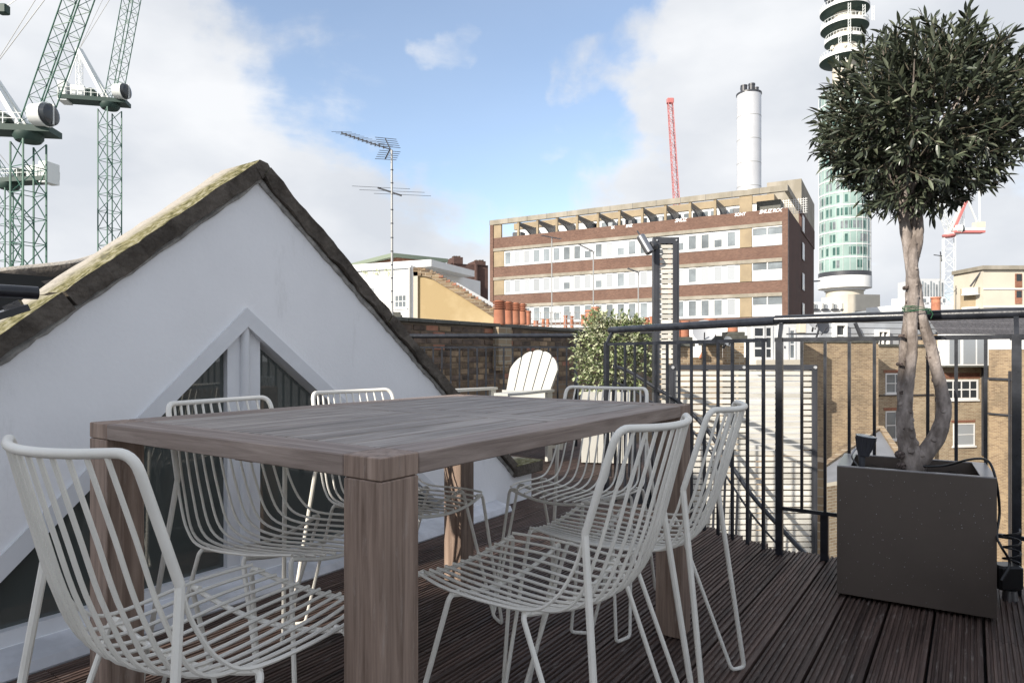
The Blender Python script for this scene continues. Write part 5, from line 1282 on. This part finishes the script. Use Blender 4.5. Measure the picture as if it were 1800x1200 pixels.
# ------------------------------------------------------------------ cranes
def lattice(b, P, Q, wd, n, th, up=None, taper=1.0, dp=None):
    P = Vector(P); Q = Vector(Q); d = (Q - P).normalized(); up = Vector(up) if up else Vector((0, 1, 0)); x = d.cross(up).normalized(); y = x.cross(d).normalized(); dp = dp or wd
    def c(i, a, s_): k = 1 - (1 - taper) * i / n; return P.lerp(Q, i / n) + x * a * wd / 2 * k + y * s_ * dp / 2 * k
    cs = ((-1, -1), (1, -1), (1, 1), (-1, 1))
    for a, s_ in cs: b.bar(c(0, a, s_), c(n, a, s_), th * .72)
    for i in range(n):
        for k_ in range(4):
            p, q = cs[k_], cs[(k_ + 1) % 4]
            if i % 2: p, q = q, p
            b.bar(c(i, *p), c(i + 1, *q), th * .42); b.bar(c(i, *p), c(i, *q), th * .36)
def crane(name, lab, x, Y, yslew, mw, yaw, jib, jl, mt, mt2, aframe, deck_l, tanks=True, cab=True, grp='tower cranes on the left skyline', sc=1.0, jibw=1.5, down=-12):
    zs = zat(yslew, Y); t = thing(name, lab, 'crane', (at(x, 0, Y).x, Y, down), 0, grp); H_ = zs - down
    rot = Matrix.Rotation(R(yaw), 4, 'Z')
    b = MB(); lattice(b, (0, 0, 0), (0, 0, H_ - .6 * sc), mw, int(H_ / (mw * 1.15)), .17 * sc, up=(math.sin(R(25)), math.cos(R(25)), 0)); b.build('mast', mt, t)
    b = MB(); b.lathe([(mw * .5, H_ - .5 * sc), (mw * .62, H_ - .15 * sc), (mw * .62, H_ + .2 * sc), (mw * .5, H_ + .3 * sc)], 16); b.build('slewing_ring', M['grn_dark'] if mt is M['grn'] else M['redpaint'], t)
    b = MB(); b.box(-deck_l, 2.3 * sc, -1.1 * sc, 1.1 * sc, H_ + .2 * sc, H_ + .75 * sc, rot); b.build('machinery_deck', M['grn_dark'] if mt is M['grn'] else mt2, t)
    b = MB()
    for s_ in (-1.1, 1.1):
        for i in range(int(deck_l / .8)): p = rot @ Vector((-deck_l + i * .8, s_ * sc, H_ + .75 * sc)); b.bar(p, p + Vector((0, 0, 1.0 * sc)), .07)
        for z in (1.25, 1.75): b.bar(rot @ Vector((-deck_l, s_ * sc, H_ + z * sc)), rot @ Vector((0, s_ * sc, H_ + z * sc)), .06)
    b.build('guard_rail', M['wht'], t)
    if tanks:
        b = MB(); b.box(-deck_l - .1, -deck_l + 1.0 * sc, -1.0 * sc, 1.0 * sc, H_ + .0, H_ + 2.6 * sc, rot); b.box(-deck_l + 1.3 * sc, -deck_l + 3.0 * sc, -.8 * sc, .8 * sc, H_ + .76 * sc, H_ + 2.2 * sc, rot); b.build('counterweight', M['wht'], t)
        b = MB(); p = rot @ Vector((-deck_l * .35, -.9 * sc, H_ + 1.3 * sc)); q = rot @ Vector((-deck_l * .35, .9 * sc, H_ + 1.3 * sc)); b.tube([p, q], .65 * sc, 14); b.build('winch', M['grn_dark'], t)
    if cab:
        c_ = rot @ Vector((1.6 * sc, -1.2 * sc, H_ + 1.6 * sc)); d = rot @ Vector((1, -.25, 0))
        b = MB(); b.tube([c_ - d * .6 * sc, c_ - d * .5 * sc, c_ + d * .6 * sc], [.6 * sc, .98 * sc, 1.0 * sc], 18); k_ = b.build('cab', M['wht'], t)
        b = MB(); b.tube([c_ + d * .6 * sc, c_ + d * 1.1 * sc, c_ + d * 1.25 * sc], [1.04 * sc, .95 * sc, .6 * sc], 18); b.build('cab_glass', M['farglass_dark'], k_)
        b = MB(); b.bar(c_ + d * 1.27 * sc + Vector((0, 0, -.9 * sc)), c_ + d * 1.27 * sc + Vector((0, 0, .9 * sc)), .1 * sc); b.tube([c_ + d * .58 * sc, c_ + d * .7 * sc], 1.1 * sc, 18); b.build('cab_frame', M['wht'], k_)
    jd = Vector((math.cos(R(jib)), -.25, math.sin(R(jib)))).normalized(); j0 = rot @ Vector((.4 * sc, 0, H_ + .8 * sc))
    b = MB(); lattice(b, j0, j0 + jd * jl, jibw * sc, int(jl / (1.25 * sc)), .12 * sc); b.build('jib', mt, t)
    ad = Vector((math.cos(R(aframe[0])), .1, math.sin(R(aframe[0])))).normalized(); a0 = rot @ Vector((-.3 * sc, 0, H_ + .8 * sc)); a1 = a0 + ad * aframe[1]
    b = MB()
    for s_ in (-.6, .6): b.bar(a0 + Vector((0, s_ * sc, 0)), a1 + Vector((0, s_ * .4 * sc, 0)), .42 * sc)
    b.build('a_frame', mt2, t)
    b = MB(); lattice(b, a1, Vector((a1.x, a1.y, H_ + .8 * sc)), .6 * sc, 9, .06 * sc); b.bar(a0 + ad * aframe[1], rot @ Vector((-deck_l + .5 * sc, 0, H_ + 2.2 * sc)), .09 * sc); b.build('back_stay', mt2, t)
    b = MB(); b.bar(a1, j0 + jd * jl * .75, .05 * sc); b.bar(a1, j0 + jd * jl * .98, .04 * sc); b.build('luffing_rope', M['galv'], t)
    return t
crane('luffing_crane', 'green luffing crane standing alone with its boom leaning right', 193, 90, 186, 2.0, 12, 70, 26, M['grn'], M['wht'], (121, 8.6), 5.9)
crane('luffing_crane', 'nearest green luffing crane, cut by the left edge, with round glass cab', 50, 60, 240, 1.95, 8, 59, 26, M['grn'], M['wht'], (125, 6.5), 5.5)
crane('luffing_crane', 'green crane partly hidden behind the nearest one, platform at half its height', 16, 84, 326, 1.95, 172, 118, 18, M['grn'], M['wht'], (60, .9), 6.2, cab=False, jibw=1.0)
b = thing('hoist_block', 'small green hoist block hanging at the top left corner', 'crane part', at(6, 17, 70)); MB().cbox(-.5, .5, -.4, .4, -.5, .5, .1).build('block', M['grn_dark'], b)
q = MB(); q.bar((.4, 0, .4), (6.0, 0, 4.2), .06); q.bar((-.5, 0, .3), (-6, 0, -2), .06); q.build('rope', M['galv'], b)
crane('white_crane', 'small white and red luffing crane behind the tree on the right', 1668, 175, 414, 2.6, 8, 118, 16, M['wht'], M['wht'], (60, 9), 0.5, tanks=False, grp=None, sc=1.0)
t = thing('crane_counter_jib', 'red-edged counter-jib of the small white crane on the right', 'crane part', (at(1668, 0, 174.5).x, 174.5, zat(412, 174.5)))
b = MB(); b.box(1, 9.0, -1, 1, 0.3, .9); b.build('beam', M['redpaint'], t); MB().box(1, 8.9, -1, 1, .91, 1.6).build('walkway', M['wht'], t); MB().box(6.8, 9, -1, 1, 1.61, 3.2).build('ballast', M['cream'], t)
b = MB(); b.bar((1.5, 0, 1.6), (5.2, 0, 10), .5); b.build('red_strut', M['redpaint'], t)
b = MB(); b.bar((5.0, 0, 9), (8, 0, 2), .3); b.bar((8.2, 0, 3), (8.0, 0, 14), .3); b.bar((4.2, 0, 7.4), (-1.5, 0, 8.6), .25); b.build('stays', M['wht'], t)
t = thing('red_boom', 'slender red crane boom rising behind the office block roof', 'crane', at(1196, 360, 160))
b = MB(); q1 = at(1178, 180, 160) - Vector(t.location); lattice(b, (0, 0, -14), q1, 1.35, 26, .20, taper=.8); b.build('boom', M['redpaint'], t)
b = MB(); b.cbox(-.8, .8, -.6, .6, -.3, .9, .1); b.v = [tuple(Vector(v) + q1) for v in b.v]; b.build('boom_head', M['redpaint'], t)

# ------------------------------------------------------------------ aerials
am = thing('tv_aerial', 'tall aerial mast with two television antennas above the white gable', 'aerial', at(689, 560, 12))
A_ = Vector(am.location)
def AQ(x, y, dy=0): return at(x, y, 12 + dy) - A_
b = MB(); b.tube([AQ(690, 640), AQ(689, 420), AQ(688.5, 264)], [.024, .022, .02], 10); b.build('mast', M['galv'], am)
b = MB()
for y in (298, 321, 368, 392, 417, 441, 465, 488, 511, 530): b.tube([AQ(689, y), AQ(689, y + 1.6)], .027, 10)
b.build('bands', M['charcoal'], am)
b = MB(); e0, e1 = AQ(601, 234), AQ(689, 264); b.bar(e0, e1, .018)
for i in range(11):
    p = e0.lerp(e1, i / 12); b.bar(p + Vector((-.12, -.25, -.06)), p + Vector((.12, .25, .10)), .006); b.bar(p - Vector((0, 0, .025)), p + Vector((0, 0, .025)), .02)
g0 = AQ(677, 243); g1 = AQ(686, 262); g2 = AQ(677, 280); b.bar(g0, g1, .02); b.bar(g1, g2, .02)
for i in range(5):
    for a, c in ((g0, g1), (g2, g1)): p = a.lerp(c, i / 5); b.bar(p + Vector((-.14, -.2, -.05)), p + Vector((.16, .25, .06)), .009)
b.build('upper_antenna', M['charcoal'], am)
b = MB(); e0, e1 = AQ(664, 330), AQ(706, 344); b.bar(e0, e1, .028)
for p, s_ in ((e0.lerp(e1, .05), 1), (e0.lerp(e1, .5), 1.15), (e0.lerp(e1, .95), 1)): b.bar(p + Vector((-.42 * s_, -.3, -.04)), p + Vector((.52 * s_, .3, .06)), .006)
b.build('lower_antenna', M['charcoal'], am)
for (x, y0, y1, Y, el, lb) in ((970, 575, 417, 24, (953, 414, 985, 420), 'thin aerial in front of the left windows of the office block'), (1043, 575, 442, 24, (1019, 430, 1044, 443), 'second thin aerial with a small antenna before the office block'), (1122, 575, 476, 24, (1104, 472, 1123, 479), 'shortest aerial close to the spotlight')):
    t = thing('thin_aerial', lb, 'aerial', at(x, y0, Y), 0, None); o_ = Vector(t.location); top = at(x, y1, Y) - o_
    b = MB(); b.tube([(0, 0, 0), top], .022, 6); b.build('mast', M['galv'], t)
    b = MB(); p, q = at(el[0], el[1], Y) - o_, at(el[2], el[3], Y) - o_; b.bar(p, q, .03)
    for i in range(9): r2 = p.lerp(q, i / 8); b.bar(r2 + Vector((-.05, -.15, -.04)), r2 + Vector((.05, .15, .04)), .018)
    b.build('antenna', M['charcoal'], t)
t = thing('thin_aerial', 'small aerial left of the white crane mast', 'aerial', at(1653, 540, 60)); b = MB(); b.bar((0, 0, 0), (0, 0, zat(448, 60) - t.location.z), .06); b.build('mast', M['galv'], t)
zt = zat(448, 60) - t.location.z; b = MB(); b.bar((-.6, 0, zt), (.15, 0, zt - .1), .07); b.bar((.0, 0, zt + .3), (.1, 0, zt - .6), .07); b.build('antenna', M['charcoal'], t)

# ------------------------------------------------------------------ unseen block behind the viewer, added to shade the terrace
rh = thing('shade_block', 'unseen white block added behind the viewer to shade the terrace', 'house', W(0, 0, -12), YAW)
MB().box(-3.5, -.4, -10.5, -7.0, 0, 18.0).build('wall', M['white_wall'], rh)
